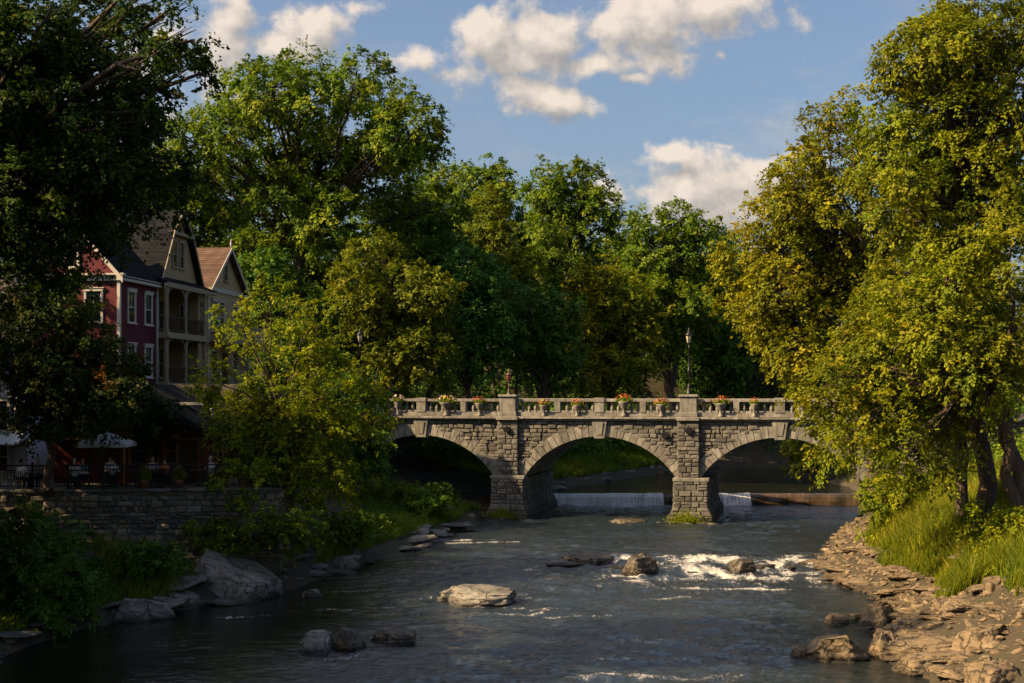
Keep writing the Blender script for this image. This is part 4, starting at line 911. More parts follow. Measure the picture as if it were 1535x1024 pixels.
for a in [
    ('boulder', 'broad flat tan ledge in the bottom corner, lit from the side', 1400, 985, 150, 24, 4, T_, .3, .9, (0, R(-6)), .3),
    ('boulder', 'cracked tan ledge at the picture edge above the broad flat one', 1490, 975, 140, 32, 3, T_, .1, .9, (0, R(-6)), .7),
    ('boulder', 'dark shaded boulder at the water in the bottom corner', 1385, 1012, 105, 26, 1, T_, .5, .8, (0, 0), .0),
    ('boulder', 'tall tan boulder behind the ledges below the near grass clump', 1425, 925, 70, 28, 2, T_, .2, .8, (0, 0), .7),
    ('boulder', 'reddish boulder at the picture edge beneath exposed roots', 1505, 905, 80, 40, 6, T_, .7, .8, (0, 0), 1.3),
    ('boulder', 'rough boulder at the bottom corner of the sunny bank', 1500, 1030, 120, 32, 7, T_, .2, .8, (0, 0), .4)]:
    rpx(*a)
def scatter(n, yr, dr, side, size, mat, label, group, seed, wet=.0, flat=1.0):
    rd = random.Random(seed); put = []
    for i in range(n * 6):
        if len(put) >= n: break
        y = rd.uniform(*yr); d = rd.uniform(*dr); x = (xr(y) + d) if side > 0 else (xl(y) - d)
        r = rd.uniform(*size) * rd.choice((.6, .8, 1, 1, 1.4))
        if any(math.hypot(x - a, y - b) < .62 * (r + c) for a, b, c in put): continue
        put.append((x, y, r)); z = float(ground(x, y)); z = max(z, float(wlevel(x, y)) - .1)
        rock('rock', label, (x, y, z - .22 * r * flat + (.12 * r if flat < .7 else 0)), (r, r * rd.uniform(.55, .9), r * rd.uniform(.6, 1.0) * flat), rd.uniform(-.6, .6) + (0 if side > 0 else .8), rd.randrange(8), M['rock_wet'] if d < wet else mat, 'rock', group, (rd.uniform(-.15, .15), rd.uniform(-.2, .2)))
LB1 = 'tan rock in the sunlit rock heap along the grassy bank'
for k, (x, y, w_, h_) in enumerate([(5.3, 63.2, .9, .5), (6.6, 63.9, .6, .55), (7.9, 63.3, 1.2, .45), (9.4, 64.0, .7, .5), (10.6, 63.2, .8, .4), (12.6, 63.6, 1.0, .5), (13.7, 63.0, .6, .5), (14.6, 63.9, .8, .5), (8.7, 61.6, .45, .3), (2.6, 64.6, 1.1, .4), (4.1, 64.9, .8, .45)]):
    rock('rock', 'wet brown rock breaking the white water of the rapids', (x, y, .0), (w_, w_ * .6, h_), k * .7, k, W_, 'rock', 'wet rocks in the rapids')
scatter(22, (38, 52), (-.5, 5.0), 1, (.9, 1.5), T_, 'broad flat tan slab on the sunny bank', 'tan slabs on the sunny bank', 12, -.6, .62)
scatter(42, (38, 52), (-.7, 5.5), 1, (.3, .8), T_, LB1, 'tan rocks heaped on the sunny bank', 11, -.6, .8)
scatter(14, (52, 66), (-.5, 3.0), 1, (.9, 1.4), T_, 'broad flat tan slab on the sunny bank', 'tan slabs on the sunny bank', 13, -.6, .6)
scatter(64, (46, 68), (-.9, 3.4), 1, (.35, .95), T_, LB1, 'tan rocks heaped on the sunny bank', 1, -.5)
scatter(30, (38, 62), (-.6, 4.2), 1, (.18, .36), T_, LB1, 'tan rocks heaped on the sunny bank', 2, -.3)
scatter(20, (66, 84), (-.8, 3.0), 1, (.3, .7), T_, LB1, 'tan rocks heaped on the sunny bank', 3, -.3)
LB2 = 'grey rock along the shaded shore below the wall and bushes'
scatter(26, (44, 80), (-.3, 2.2), -1, (.8, 1.5), G_, 'long flat grey ledge along the shaded shore', 'flat ledges along the shaded shore', 14, -.2, .42)
scatter(38, (40, 84), (-.5, 1.3), -1, (.3, .75), G_, LB2, 'grey rocks along the shaded shore', 4, -.2)
scatter(26, (64, 90), (-.4, 3.5), -1, (.35, .9), G_, LB2, 'grey rocks along the shaded shore', 5, -.2, .6)
LB3 = 'grey stone on the far pool shore seen through the arches'
scatter(28, (100, 138), (-.4, 1.6), -1, (.35, .9), G_, LB3, 'stones on the far pool shore', 6, -.2, .8)
LB4 = 'mossy stone at the foot of a bridge pier'
for c in PIERS:
    rd = random.Random(int(c * 10))
    for k in range(7):
        q = bw(c + rd.uniform(-2.1, 1.9), -1.2 + rd.uniform(-.5, .2)); r = rd.uniform(.3, .6); rock('rock', LB4, (q[0], q[1], .12), (r, r * .8, r * .7), rd.uniform(0, 3), k, W_ if k % 2 else G_, 'rock', 'stones at the pier feet')
# gravel between the rocks
def gravel():
    rg = np.random.default_rng(5); n = 3600; y = rg.uniform(37, 84, n); d = rg.uniform(-.9, 4.8, n); x = xr(y) + d; z = ground(x, y)
    bm = bmesh.new(); bmesh.ops.create_icosphere(bm, subdivisions=2, radius=1); base = np.array([v.co for v in bm.verts]); Fb = np.array([[v.index for v in f.verts] for f in bm.faces]); bm.free()
    kinds = []
    for k in range(12):
        V = base.copy()
        for q in range(9): m_ = nrm(rg.normal(size=3)); e = V @ m_ - rg.uniform(.4, .8); V = V - np.where(e > 0, e, 0)[:, None] * m_
        V += rg.normal(size=V.shape) * .04; kinds.append(V * (1, rg.uniform(.6, .9), rg.uniform(.35, .6)))
    kinds = np.array(kinds); r = .05 + .24 * rg.random(n) ** 3.0
    V = kinds[rg.integers(0, 12, n)] * r[:, None, None]; a = rg.uniform(0, 6.3, n); c, s_ = np.cos(a)[:, None], np.sin(a)[:, None]; tl = rg.normal(0, .25, n)[:, None]
    V = np.stack([V[..., 0] * c - V[..., 1] * s_, V[..., 0] * s_ + V[..., 1] * c, V[..., 2] + tl * V[..., 0]], -1) + np.stack([x, y, z + r * .1], -1)[:, None]
    F = (Fb[None] + (np.arange(n) * len(base))[:, None, None]).reshape(-1, 3)
    tag(link('gravel', np_mesh('gravel', V.reshape(-1, 3), F), T_), kind='stuff')
gravel()

# ------------------------------------------------------------------ grass and ground cover
def blades(name, X, Y, L, W, mat, seed, lean=.35, head=0):
    rg = np.random.default_rng(seed); n = len(X); Z = ground(X, Y); a = rg.uniform(0, 6.28, n); B = np.stack([np.cos(a), np.sin(a), np.zeros(n)], -1)
    ld = rg.normal(size=(n, 3)) * lean; ld[:, 2] = 0; ld += np.array((.18, .0, 0))
    L = np.asarray(L)[:, None]; W = np.asarray(W)[:, None]; p0 = np.stack([X, Y, Z - .05], -1)
    p1 = p0 + (ld * .35 + (0, 0, .6)) * L; p2 = p0 + (ld * 1.1 + (0, 0, 1)) * L
    V = np.stack([p0 - B * W, p0 + B * W, p1 + B * W * .8, p1 - B * W * .8, p2 + B * W * .12, p2 - B * W * .12], 1).reshape(-1, 3)
    i = (np.arange(n) * 6)[:, None]; F = np.concatenate([i + (0, 1, 2, 3), i + (3, 2, 4, 5)], 1).reshape(-1, 4)
    t = np.repeat(np.clip(rg.normal(.45, .2, n) + 1.1 * fbm(X * .7, Y * .7, seed=seed + 50, oct=3) + head, 0, 1), 2)
    return tag(link(name, np_mesh(name, V, F, t), mat), kind='stuff')
def region(n, yr, dr, side, seed, dens=.35):
    rg = np.random.default_rng(seed); y = rg.uniform(yr[0], yr[1], n); d = rg.uniform(dr[0], dr[1], n); x = xr(y) + d if side > 0 else xl(y) - d
    k = fbm(x * .5, y * .5, seed=seed, oct=3) + .5 > dens * rg.uniform(.6, 1.4, n); return x[k], y[k], d[k]
rg = np.random.default_rng(9)
x, y, d = region(4200, (48, 78), (3.4, 11), 1, 25, .3); blades('dry_stalks', x, y, rg.uniform(.7, 1.75, len(x)), rg.uniform(.008, .014, len(x)), M['straw'], 11, .22)
x, y, d = region(95000, (47, 78), (2.5, 11), 1, 21, .30); e = np.clip((d - 2.2) / 1.4, .3, 1)
blades('tall_grass', x, y, e * rg.uniform(.5, 1.5, len(x)), rg.uniform(.010, .022, len(x)), M['grass'], 1)
x, y, d = region(26000, (38, 48), (4.4, 10), 1, 22, .4); blades('tall_grass', x, y, rg.uniform(.45, 1.3, len(x)), rg.uniform(.010, .02, len(x)), M['grass'], 2)
x, y, d = region(60000, (42, 90), (1.0, 8), -1, 23, .42); k = ~((x < -9.5) & (y > 55.5) & (y < 92)); blades('bank_grass', x[k], y[k], rg.uniform(.2, .6, k.sum()), rg.uniform(.012, .025, k.sum()), M['green'], 3)
x, y, d = region(26000, (98, 130), (1.5, 9), -1, 24, .4); blades('bank_grass', x, y, rg.uniform(.3, .8, len(x)), rg.uniform(.03, .05, len(x)), M['green'], 4)
def cover(name, X, Y, lift, n_leaf, L, mat, seed, rad=.5):
    rg = np.random.default_rng(seed); n = len(X); Z = ground(X, Y); C = np.repeat(np.stack([X, Y, Z + lift * .45], -1), n_leaf, 0)
    d = nrm(rg.normal(size=C.shape) + (0, 0, .4)); lf = np.repeat(lift, n_leaf)[:, None]; C = C + d * rg.uniform(.3, 1, (len(C), 1)) * np.concatenate([lf * rad * 1.5, lf * rad * 1.5, lf * .8], 1)
    V, F = leafquads(C, d + (0, 0, .7) + rg.normal(size=C.shape) * .4, rg.normal(size=C.shape), L * rg.uniform(.7, 1.3, len(C)), L * .6 * rg.uniform(.8, 1.2, len(C)))
    tint = np.clip(np.repeat(rg.normal(.4, .15, n), n_leaf) + rg.normal(0, .15, len(C)), 0, 1)
    return tag(link(name, np_mesh(name, V, F, tint), mat), kind='stuff')
x, y, d = region(2600, (100, 175), (5, 60), -1, 31, .3); cover('undergrowth', x, y, rg.uniform(1.0, 3.2, len(x)), 70, .42, M['dark'], 5, .6)
x, y, d = region(700, (98, 124), (2.5, 30), 1, 32, .3); cover('undergrowth', x, y, rg.uniform(1.0, 3.0, len(x)), 70, .42, M['dark'], 6, .6)
x, y, d = region(420, (62, 92), (9, 26), 1, 33, .3); cover('undergrowth', x, y, rg.uniform(.8, 2.2, len(x)), 90, .28, M['green'], 7, .6)
x, y, d = region(620, (43, 90), (2.0, 9), -1, 34, .45); k = ~((x < -9.5) & (y > 54) & (y < 92)); cover('ground_cover', x[k], y[k], rg.uniform(.3, .8, k.sum()), 90, .15, M['dark'], 8, .8)
x, y, d = region(260, (45, 80), (4.5, 11), 1, 35, .5); cover('ground_cover', x, y, rg.uniform(.5, 1.1, len(x)), 110, .16, M['yellow'], 9, .7)

# ------------------------------------------------------------------ houses on the embankment
HA = np.array((-22.1, 72.0, 9.3)); HD = np.array((.139, .99)); HROT = math.atan2(.99, .139)
def hpos(s, z=0): return (HA[0] + HD[0] * s, HA[1] + HD[1] * s, HA[2] + z)
# house frame: x along the row (away), y inward, z up;  front faces look along -y, the near gable along -x
def front(y0): return lambda a, o, z: (a, y0 - o, z)
def gable(x0): return lambda a, o, z: (x0 - o, a, z)
def xbox(mb, xf, a0, a1, o0, o1, z0, z1, t=.5):
    p = [xf(a, o, z) for a in (a0, a1) for o in (o0, o1) for z in (z0, z1)]
    for f in ((0, 1, 3, 2), (4, 6, 7, 5), (0, 4, 5, 1), (2, 3, 7, 6), (0, 2, 6, 4), (1, 5, 7, 3)): mb.poly([p[i] for i in f], t)
def window(par, xf, a, z, w_, h_, mat, name='window', curtain=True):
    mb = MB(); j = .11
    xbox(mb, xf, a - w_ / 2 - j, a - w_ / 2, 0, .08, z, z + h_); xbox(mb, xf, a + w_ / 2, a + w_ / 2 + j, 0, .08, z, z + h_)
    xbox(mb, xf, a - w_ / 2 - j - .04, a + w_ / 2 + j + .04, 0, .11, z + h_, z + h_ + .16); xbox(mb, xf, a - w_ / 2 - j - .09, a + w_ / 2 + j + .09, 0, .15, z + h_ + .16, z + h_ + .22)
    xbox(mb, xf, a - w_ / 2 - j - .05, a + w_ / 2 + j + .05, 0, .14, z - .09, z)
    fr = mb.build(name, mat, par); mb = MB()
    xbox(mb, xf, a - w_ / 2, a + w_ / 2, 0, .055, z + h_ * .49, z + h_ * .49 + .055); xbox(mb, xf, a - .015, a + .015, 0, .04, z + h_ * .52, z + h_)
    for q in (a - w_ / 2, a + w_ / 2 - .05): xbox(mb, xf, q, q + .05, 0, .05, z, z + h_)
    xbox(mb, xf, a - w_ / 2, a + w_ / 2, 0, .05, z, z + .06)
    mb.build('sash', mat, fr); mb = MB()
    xbox(mb, xf, a - w_ / 2, a + w_ / 2, .004, .02, z, z + h_); mb.build('pane', M['glass'], fr)
    return fr
def slab(mb, pts, th):
    a = [Vector(q) for q in pts]; n = (a[1] - a[0]).cross(a[2] - a[0]).normalized() * th; b = [q - n for q in a]
    mb.poly(a); mb.poly(list(reversed(b)))
    for i in range(len(a)): j = (i + 1) % len(a); mb.poly([a[i], b[i], b[j], a[j]])
def railing(mb, p0, p1, z0, z1, step=.14, r=.022):
    p0, p1 = Vector(p0), Vector(p1); n = max(2, int((p1 - p0).length / step))
    for z in (z0 + .08, z1): mb.tube([(p0.x, p0.y, z), (p1.x, p1.y, z)], .04, 4, sm=False)
    for i in range(n + 1): q = p0.lerp(p1, i / n); mb.tube([(q.x, q.y, z0), (q.x, q.y, z1)], r, 4, sm=False, cap=False)

def red_house():
    r = empty('row_house', hpos(0), HROT, 'maroon clapboard house with white trim and dark gable roof', 'house', 'houses in a row above the river')
    Ls, Wd, E, A = 5.05, 5.6, 6.15, 9.2
    mb = MB(); mb.box(0, Ls, 0, Wd, -3, E)
    for x in (0, Ls): mb.poly([(x, 0, E), (x, Wd, E), (x, Wd / 2, A - .2)])
    mb.build('wall', M['maroon'], r)
    mb = MB(); o = .4; k = (A - E) / (Wd / 2)
    slab(mb, [(-.35, -o, E - o * k + .2), (Ls + .15, -o, E - o * k + .2), (Ls + .15, Wd / 2, A + .2), (-.35, Wd / 2, A + .2)], .12)
    slab(mb, [(-.35, Wd / 2, A + .2), (Ls + .15, Wd / 2, A + .2), (Ls + .15, Wd + o, E - o * k + .2), (-.35, Wd + o, E - o * k + .2)], .12)
    rf = mb.build('roof', M['slate'], r)
    mb = MB(); mb.box(1.9, 2.5, 2.9, 3.5, A - .8, A + 1.0); mb.box(1.84, 2.56, 2.84, 3.56, A + 1.0, A + 1.12); mb.build('chimney', M['brickwarm'], rf)
    mb = MB()
    for sg in (0, 1):
        y0, y1 = (-o, Wd / 2) if sg == 0 else (Wd + o, Wd / 2); z0 = E - o * k + .07
        p = [(-.42, y0, z0 - .22), (-.42, y1, A + .05 - .2), (-.42, y1, A + .12), (-.42, y0, z0 + .1)]; q = [(-.36, b, c) for a, b, c in p]
        mb.poly(p); [mb.poly([p[i], q[i], q[(i + 1) % 4], p[(i + 1) % 4]]) for i in range(4)]
    mb.box(-.14, -.01, -.3, Wd + .3, E - .42, E - .12); mb.box(-.36, 0, -.42, Wd + .4, E - .12, E - .02)
    mb.box(-.34, Ls, -.36, -.003, E - .42, E - .14)
    mb.build('cornice', M['white'], r)
    mb = MB()
    for x, y in ((0, 0), (Ls, 0), (0, Wd)): mb.box(x - .09, x + .09, y - .09, y + .09, -3, E - .42); mb.build('corner_board', M['white'], r); mb = MB()
    f = front(0); gb = gable(0)
    for a in (1.55, 3.85): window(r, f, a, 3.45, .85, 1.75, M['white']); window(r, f, a, .35, .85, 1.75, M['white'])
    for a in (1.5, 4.1): window(r, gb, a, 3.4, .9, 1.75, M['white']); window(r, gb, a, .4, .9, 1.75, M['white'])
    window(r, gb, 2.8, 6.5, .7, 1.1, M['white'])
    mb = MB(); mb.tube([(Ls - .12, -.12, E - .4), (Ls - .12, -.12, -1)], .05, 6); mb.build('downspout', M['white'], r)
    return r
def gambrel_house():
    r = empty('row_house', hpos(5.15), HROT, 'beige clapboard house with steep barn-shaped gable and two-storey porch', 'house', 'houses in a row above the river')
    L, D = 7.9, 8.0; c = 4.0; f0 = .35
    prof = [(c - 3.1, 6.75), (c - 1.5, 9.45), (c, 10.95), (c + 1.5, 9.45), (c + 3.1, 6.75)]
    mb = MB(); mb.box(.05, L, 1.75, D, -3, 6.6); mb.poly([(x, f0, z) for x, z in prof]); mb.poly([(x, f0 + .25, z) for x, z in prof])
    mb.box(c - 3.1, c + 3.1, f0 + .01, f0 + .2, 6.5, 6.75)
    mb.box(L - 1.7, L, -.1, 1.75, -3, 6.1)
    mb.build('wall', M['beige'], r)
    mb = MB(); pr = [(prof[0][0] - .25, prof[0][1] - .42)] + prof[1:-1] + [(prof[-1][0] + .25, prof[-1][1] - .42)]
    for a, b in zip(pr[:-1], pr[1:]): slab(mb, [(a[0], -.05, a[1] + .12), (a[0], D, a[1] + .12), (b[0], D, b[1] + .12), (b[0], -.05, b[1] + .12)][::-1], .14)
    slab(mb, [(-.2, f0 + .3, 6.7), (L + .1, f0 + .3, 6.7), (L + .1, -.75, 6.15), (-.2, -.75, 6.15)][::-1], .14)
    slab(mb, [(-.2, 1.2, 6.62), (-.2, D, 6.62), (L, D, 6.62), (L, 1.2, 6.62)][::-1], .1)
    mb.build('roof', M['slate'], r)
    mb = MB()
    for a, b in zip(pr[:-1], pr[1:]):
        p = [(a[0], -.12, a[1] - .14), (b[0], -.12, b[1] - .14), (b[0], -.12, b[1] + .1), (a[0], -.12, a[1] + .1)]; q = [(x, -.06, z) for x, y, z in p]
        mb.poly(p); [mb.poly([p[i], q[i], q[(i + 1) % 4], p[(i + 1) % 4]]) for i in range(4)]
    mb.box(c - 1.55, c + 1.55, -.1, f0, 9.32, 9.5); mb.box(-.2, L + .1, -.74, -.62, 5.86, 6.06)
    mb.build('bargeboard', M['cream_trim'], r)
    f = front(f0)
    for a in (c - .55, c + .55): window(r, f, a, 7.35, .62, 1.6, M['cream_trim'])
    # half round attic light
    mb = MB(); n = 10; pts = [(c + .5 * math.cos(math.pi * i / n), f0 - .02, 9.65 + .5 * math.sin(math.pi * i / n)) for i in range(n + 1)]; mb.poly(pts); pn = mb.build('attic_window', M['glass'], r)
    mb = MB(); mb.tube([(x, f0 - .03, z) for x, y, z in pts], .05, 5, cap=False); mb.tube([(c - .5, f0 - .03, 9.65), (c + .5, f0 - .03, 9.65)], .05, 4); mb.tube([(c, f0 - .03, 9.65), (c, f0 - .03, 10.15)], .025, 4); mb.build('attic_frame', M['cream_trim'], pn)
    f = front(1.75)
    for a in (1.4, 4.6): window(r, f, a, 3.5, .75, 1.8, M['cream_trim']); window(r, f, a, .4, .75, 1.8, M['cream_trim'])
    for z in (.06, 3.16):
        mb = MB(); xbox(mb, f, 2.5, 3.4, .0, .05, z, z + 2.15); dr = mb.build('door', M['darkwood'], r); mb = MB(); xbox(mb, f, 2.65, 3.25, .05, .07, z + .9, z + 1.9); mb.build('door_pane', M['glass'], dr)
    window(r, front(-.1), L - .85, 3.5, .6, 1.6, M['cream_trim']); window(r, gable(L - 1.7), .8, 3.5, .6, 1.6, M['cream_trim'])
    y0 = -.6; x1 = L - 1.75
    mb = MB(); mb.box(-.05, x1 + .1, y0 - .1, 1.75, 2.86, 3.1); mb.box(-.15, x1 + .2, y0 - .25, 1.0, 2.72, 2.86); mb.box(-.05, x1 + .1, y0 - .1, 1.75, -.2, .02); mb.box(-.1, x1 + .15, y0 - .16, y0 + .1, 5.8, 6.1); mb.build('porch_floor', M['cream_trim'], r)
    for x in (.1, 3.0, x1 - .05):
        for z0, z1 in ((.02, 2.72), (3.1, 5.8), (-3, -.2)):
            mb = MB(); mb.box(x - .09, x + .09, y0 - .05, y0 + .13, z0, z1); mb.box(x - .13, x + .13, y0 - .09, y0 + .17, z0, z0 + .12); mb.box(x - .13, x + .13, y0 - .09, y0 + .17, z1 - .15, z1)
            if z0 >= 0:
                for sg in (-1, 1):
                    if (x < .3 and sg < 0) or (x > x1 - .3 and sg > 0): continue
                    pts = [(x + sg * (.09 + .75 * (1 - math.cos(a))), y0 + .04, z1 - .75 + .72 * math.sin(a)) for a in np.linspace(0, 1.57, 6)]; mb.tube(pts, .05, 4)
            mb.build('porch_post', M['cream_trim'], r)
    for z in (.02, 3.1):
        mb = MB(); railing(mb, (.15, y0 + .04, 0), (x1 - .1, y0 + .04, 0), z + .05, z + .95); railing(mb, (.1, y0 + .04, 0), (.1, 1.7, 0), z + .05, z + .95); mb.build('porch_railing', M['darkwood'], r)
    return r
def cream_house():
    r = empty('row_house', hpos(13.2), HROT, 'cream clapboard house with brown shingled roof and small attic window, last of the row', 'house', 'houses in a row above the river')
    L, D, c = 7.0, 8.5, 3.4; E, A = 6.6, 9.35
    mb = MB(); mb.box(.1, L - .1, .0, D, -3, E); mb.poly([(c - 3.3, 0, E), (c + 3.3, 0, E), (c, 0, A)]); mb.build('wall', M['cream'], r)
    mb = MB(); k = (A - E) / 3.3; o = .45
    slab(mb, [(c - 3.3 - o, -.45, E - o * k + .15), (c, -.45, A + .15), (c, D, A + .15), (c - 3.3 - o, D, E - o * k + .15)], .13)
    slab(mb, [(c, -.45, A + .15), (c + 3.3 + o, -.45, E - o * k + .15), (c + 3.3 + o, D, E - o * k + .15), (c, D, A + .15)], .13)
    rf = mb.build('roof', M['brownroof'], r)
    mb = MB(); mb.lathe([(.07, 0), (.05, .15), (.09, .25), (.03, .45), (.01, .6)], 8, (c, -.4, A + .12)); mb.build('finial', M['white'], rf)
    mb = MB()
    for sg in (-1, 1):
        a = (c + sg * (3.3 + o), E - o * k); b = (c, A)
        p = [(a[0], -.5, a[1] - .12), (b[0], -.5, b[1] - .12), (b[0], -.5, b[1] + .14), (a[0], -.5, a[1] + .14)]; q = [(x, -.44, z) for x, y, z in p]
        mb.poly(p); [mb.poly([p[i], q[i], q[(i + 1) % 4], p[(i + 1) % 4]]) for i in range(4)]
    mb.box(.05, L - .05, -.1, -.003, E - .35, E - .05); mb.box(-.35, .6, -.45, 0, E - .4, E - .2); mb.box(L - .8, L + .25, -.45, 0, E - .4, E - .2)
    for x in (.1, L - .1): mb.box(x - .1, x + .1, -.08, .1, -3, E - .4)
    mb.build('trim', M['white'], r)
    f = front(0)
    window(r, f, c, 7.15, .5, 1.05, M['cream_trim'])
    for a in (1.3, 2.6, 5.2): window(r, f, a, 3.6, .8, 2.0, M['white'])
    for a in (1.3, 5.2): window(r, f, a, .4, .85, 1.8, M['white'])
    mb = MB(); xbox(mb, f, 2.8, 3.7, 0, .05, .05, 2.2); mb.build('door', M['darkwood'], r)
    mb = MB(); mb.box(.0, L + .2, -1.7, 0, 2.75, 2.95); slab(mb, [(-.2, 0, 3.0), (L + .4, 0, 3.0), (L + .4, -1.95, 2.78), (-.2, -1.95, 2.78)][::-1], .1); mb.box(0, L + .2, -1.7, 0, -.2, 0); mb.build('porch_floor', M['cream_trim'], r)
    for x in (.2, 3.4, L):
        mb = MB(); mb.box(x - .1, x + .1, -1.68, -1.48, 0, 2.75); mb.box(x - .1, x + .1, -1.68, -1.48, -3, -.2); mb.box(x - .1, x + .1, -1.66, -1.5, 3.0, 4.0)
        for sg in (-1, 1):
            pts = [(x + sg * (.09 + .6 * (1 - math.cos(a))), -1.58, 2.05 + .68 * math.sin(a)) for a in np.linspace(0, 1.57, 6)]; mb.tube(pts, .05, 4)
        mb.build('porch_post', M['cream_trim'], r)
    mb = MB(); mb.box(.3, L - .1, -1.62, -1.54, 3.05, 3.9); mb.box(.2, L, -1.68, -1.48, 3.9, 4.0); mb.build('balcony_panel', M['cream'], r)
    mb = MB(); railing(mb, (.2, -1.58, 0), (L, -1.58, 0), .05, .9); mb.build('porch_railing', M['cream_trim'], r)
    return r
red_house(); gambrel_house(); cream_house()

# ------------------------------------------------------------------ cafe terrace
TZ = 4.4
mb = MB(); mb.poly([(-45, 53.6, TZ), (-10.4, 57.4, TZ), (-10.4, 68.5, TZ), (-45, 68.5, TZ)]); mb.box(-45, -10.6, 62, 68.4, 3.0, TZ - .01)
tag(mb.build('terrace_paving', M['paving']), kind='structure')
WA, WB = np.array((-42.0, 53.35)), np.array((-10.3, 56.85)); wd = WB - WA; WL = np.linalg.norm(wd); wd = wd / WL; WROT = math.atan2(wd[1], wd[0])
def wpos(s, y=0): return (WA[0] + wd[0] * s - wd[1] * y, WA[1] + wd[1] * s + wd[0] * y)
def retaining_wall():
    rnd = random.Random(8); r = empty('stone_wall', (*WA, 0), WROT, 'old rubble stone retaining wall holding up the cafe terrace', 'wall')
    mb = MB(); mb.box(0, WL, 0, .6, .5, TZ - .06); mb.build('wall_core', M['mortar'], r)
    mb = MB(); stones(mb, rnd, 12, WL, 1.2, TZ - .1, lambda s, o, z: (s, -o, z), None, (.13, .3), (.16, .8), .035, (-.02, .12), .045)
    stones(mb, rnd, 0, 8, 1.2, TZ - .1, lambda s, o, z: (WL + o, s, z), None, (.15, .3), (.2, .7), .03, (-.01, .1), .03); mb.build('stonework', M['wallstone'], r)
    mb = MB(); mb.box(WL - .6, WL - .02, .6, 9, .5, TZ - .06); mb.build('return_wall', M['mortar'], r)
    mb = MB(); s = 0
    while s < WL: e = min(WL + .05, s + rnd.uniform(.7, 1.3)); mb.box(s + .01, e - .01, -.12, .62, TZ - .055, TZ + .06 + rnd.uniform(-.012, .012), rnd.random(), .02); s = e
    mb.build('coping', M['rubble'], r)
retaining_wall()
def fence():
    r = empty('iron_fence', (*wpos(0, .3), TZ + .06), WROT, 'dark iron railing along the top of the terrace wall', 'fence')
    n = int((WL - 14) / 1.5)
    for i in range(n + 1):
        s = WL - .2 - i * 1.5; mb = MB(); mb.box(s - .045, s + .045, -.045, .045, 0, 1.12); mb.lathe([(.07, 1.12), (.07, 1.15), (.03, 1.2)], 6, (s, 0, 0)); mb.build('post', M['iron'], r)
    mb = MB(); s0, s1 = WL - .2 - n * 1.5, WL - .2
    mb.box(s0, s1, -.05, .05, 1.02, 1.08); mb.box(s0, s1, -.02, .02, .12, .16); mb.box(s0, s1, -.02, .02, .82, .86); mb.build('rail', M['iron'], r)
    mb = MB(); s = s0
    while s < s1: mb.tube([(s, 0, .14), (s, 0, 1.03)], .011, 4, cap=False, sm=False); s += .15
    mb.build('picket_grating', M['iron'], r)
fence()
def cafe():
    r = empty('cafe_pavilion', (-14.4, 60.3, TZ), 0, 'low cafe building with a long dark shingled roof and red posts on the terrace', 'building')
    mb = MB(); mb.box(-7.5, -.6, .8, 8.2, 0, 2.5); mb.poly([(-7.5, .8, 2.5), (-.6, .8, 2.5), (-3.8, .8, 4.4)]); mb.build('wall', M['redwood'], r)
    mb = MB(); slab(mb, [(.35, -.5, 2.4), (.35, 8.4, 2.4), (-3.8, 8.4, 4.75), (-3.8, -.5, 4.75)], .14); slab(mb, [(-3.8, -.5, 4.75), (-3.8, 8.4, 4.75), (-8, 8.4, 2.4), (-8, -.5, 2.4)], .14)
    rf = mb.build('roof', M['slate'], r)
    mb = MB(); mb.box(-2.4, -.4, 3, 3.9, 3.7, 3.82); mb.tube([(-.9, 5, 2.8), (-.9, 5, 3.6)], .1, 8); mb.build('roof_vent', M['white'], rf)
    for x, y in ((.1, -.2), (-1.9, -.2), (-3.9, -.2), (.1, 2.6), (.1, 5.4), (.1, 8.0)):
        mb = MB(); mb.box(x - .1, x + .1, y - .1, y + .1, 0, 2.45); mb.box(x - .15, x + .15, y - .15, y + .15, 0, .2); mb.build('post', M['redwood'], r)
    mb = MB(); mb.box(-.06, .3, -.42, -.3, 2.15, 2.36); mb.box(-8, .3, -.42, -.3, 2.1, 2.2); mb.box(.22, .3, -.3, 8.3, 2.15, 2.36); mb.build('fascia', M['darkwood'], r)
    f = lambda a, o, z: (a, .8 - o, z); e = lambda a, o, z: (-.6 + o, a, z)
    for a in (-2.0, -3.4): window(r, f, a, .9, .8, 1.2, M['orangewood'])
    for a in (2.2, 4.0, 6.2): window(r, e, a, .8, 1.0, 1.2, M['orangewood'])
    mb = MB(); xbox(mb, f, -1.5, -.75, 0, .06, 0, 2.1); mb.build('door', M['darkwood'], r)
cafe()
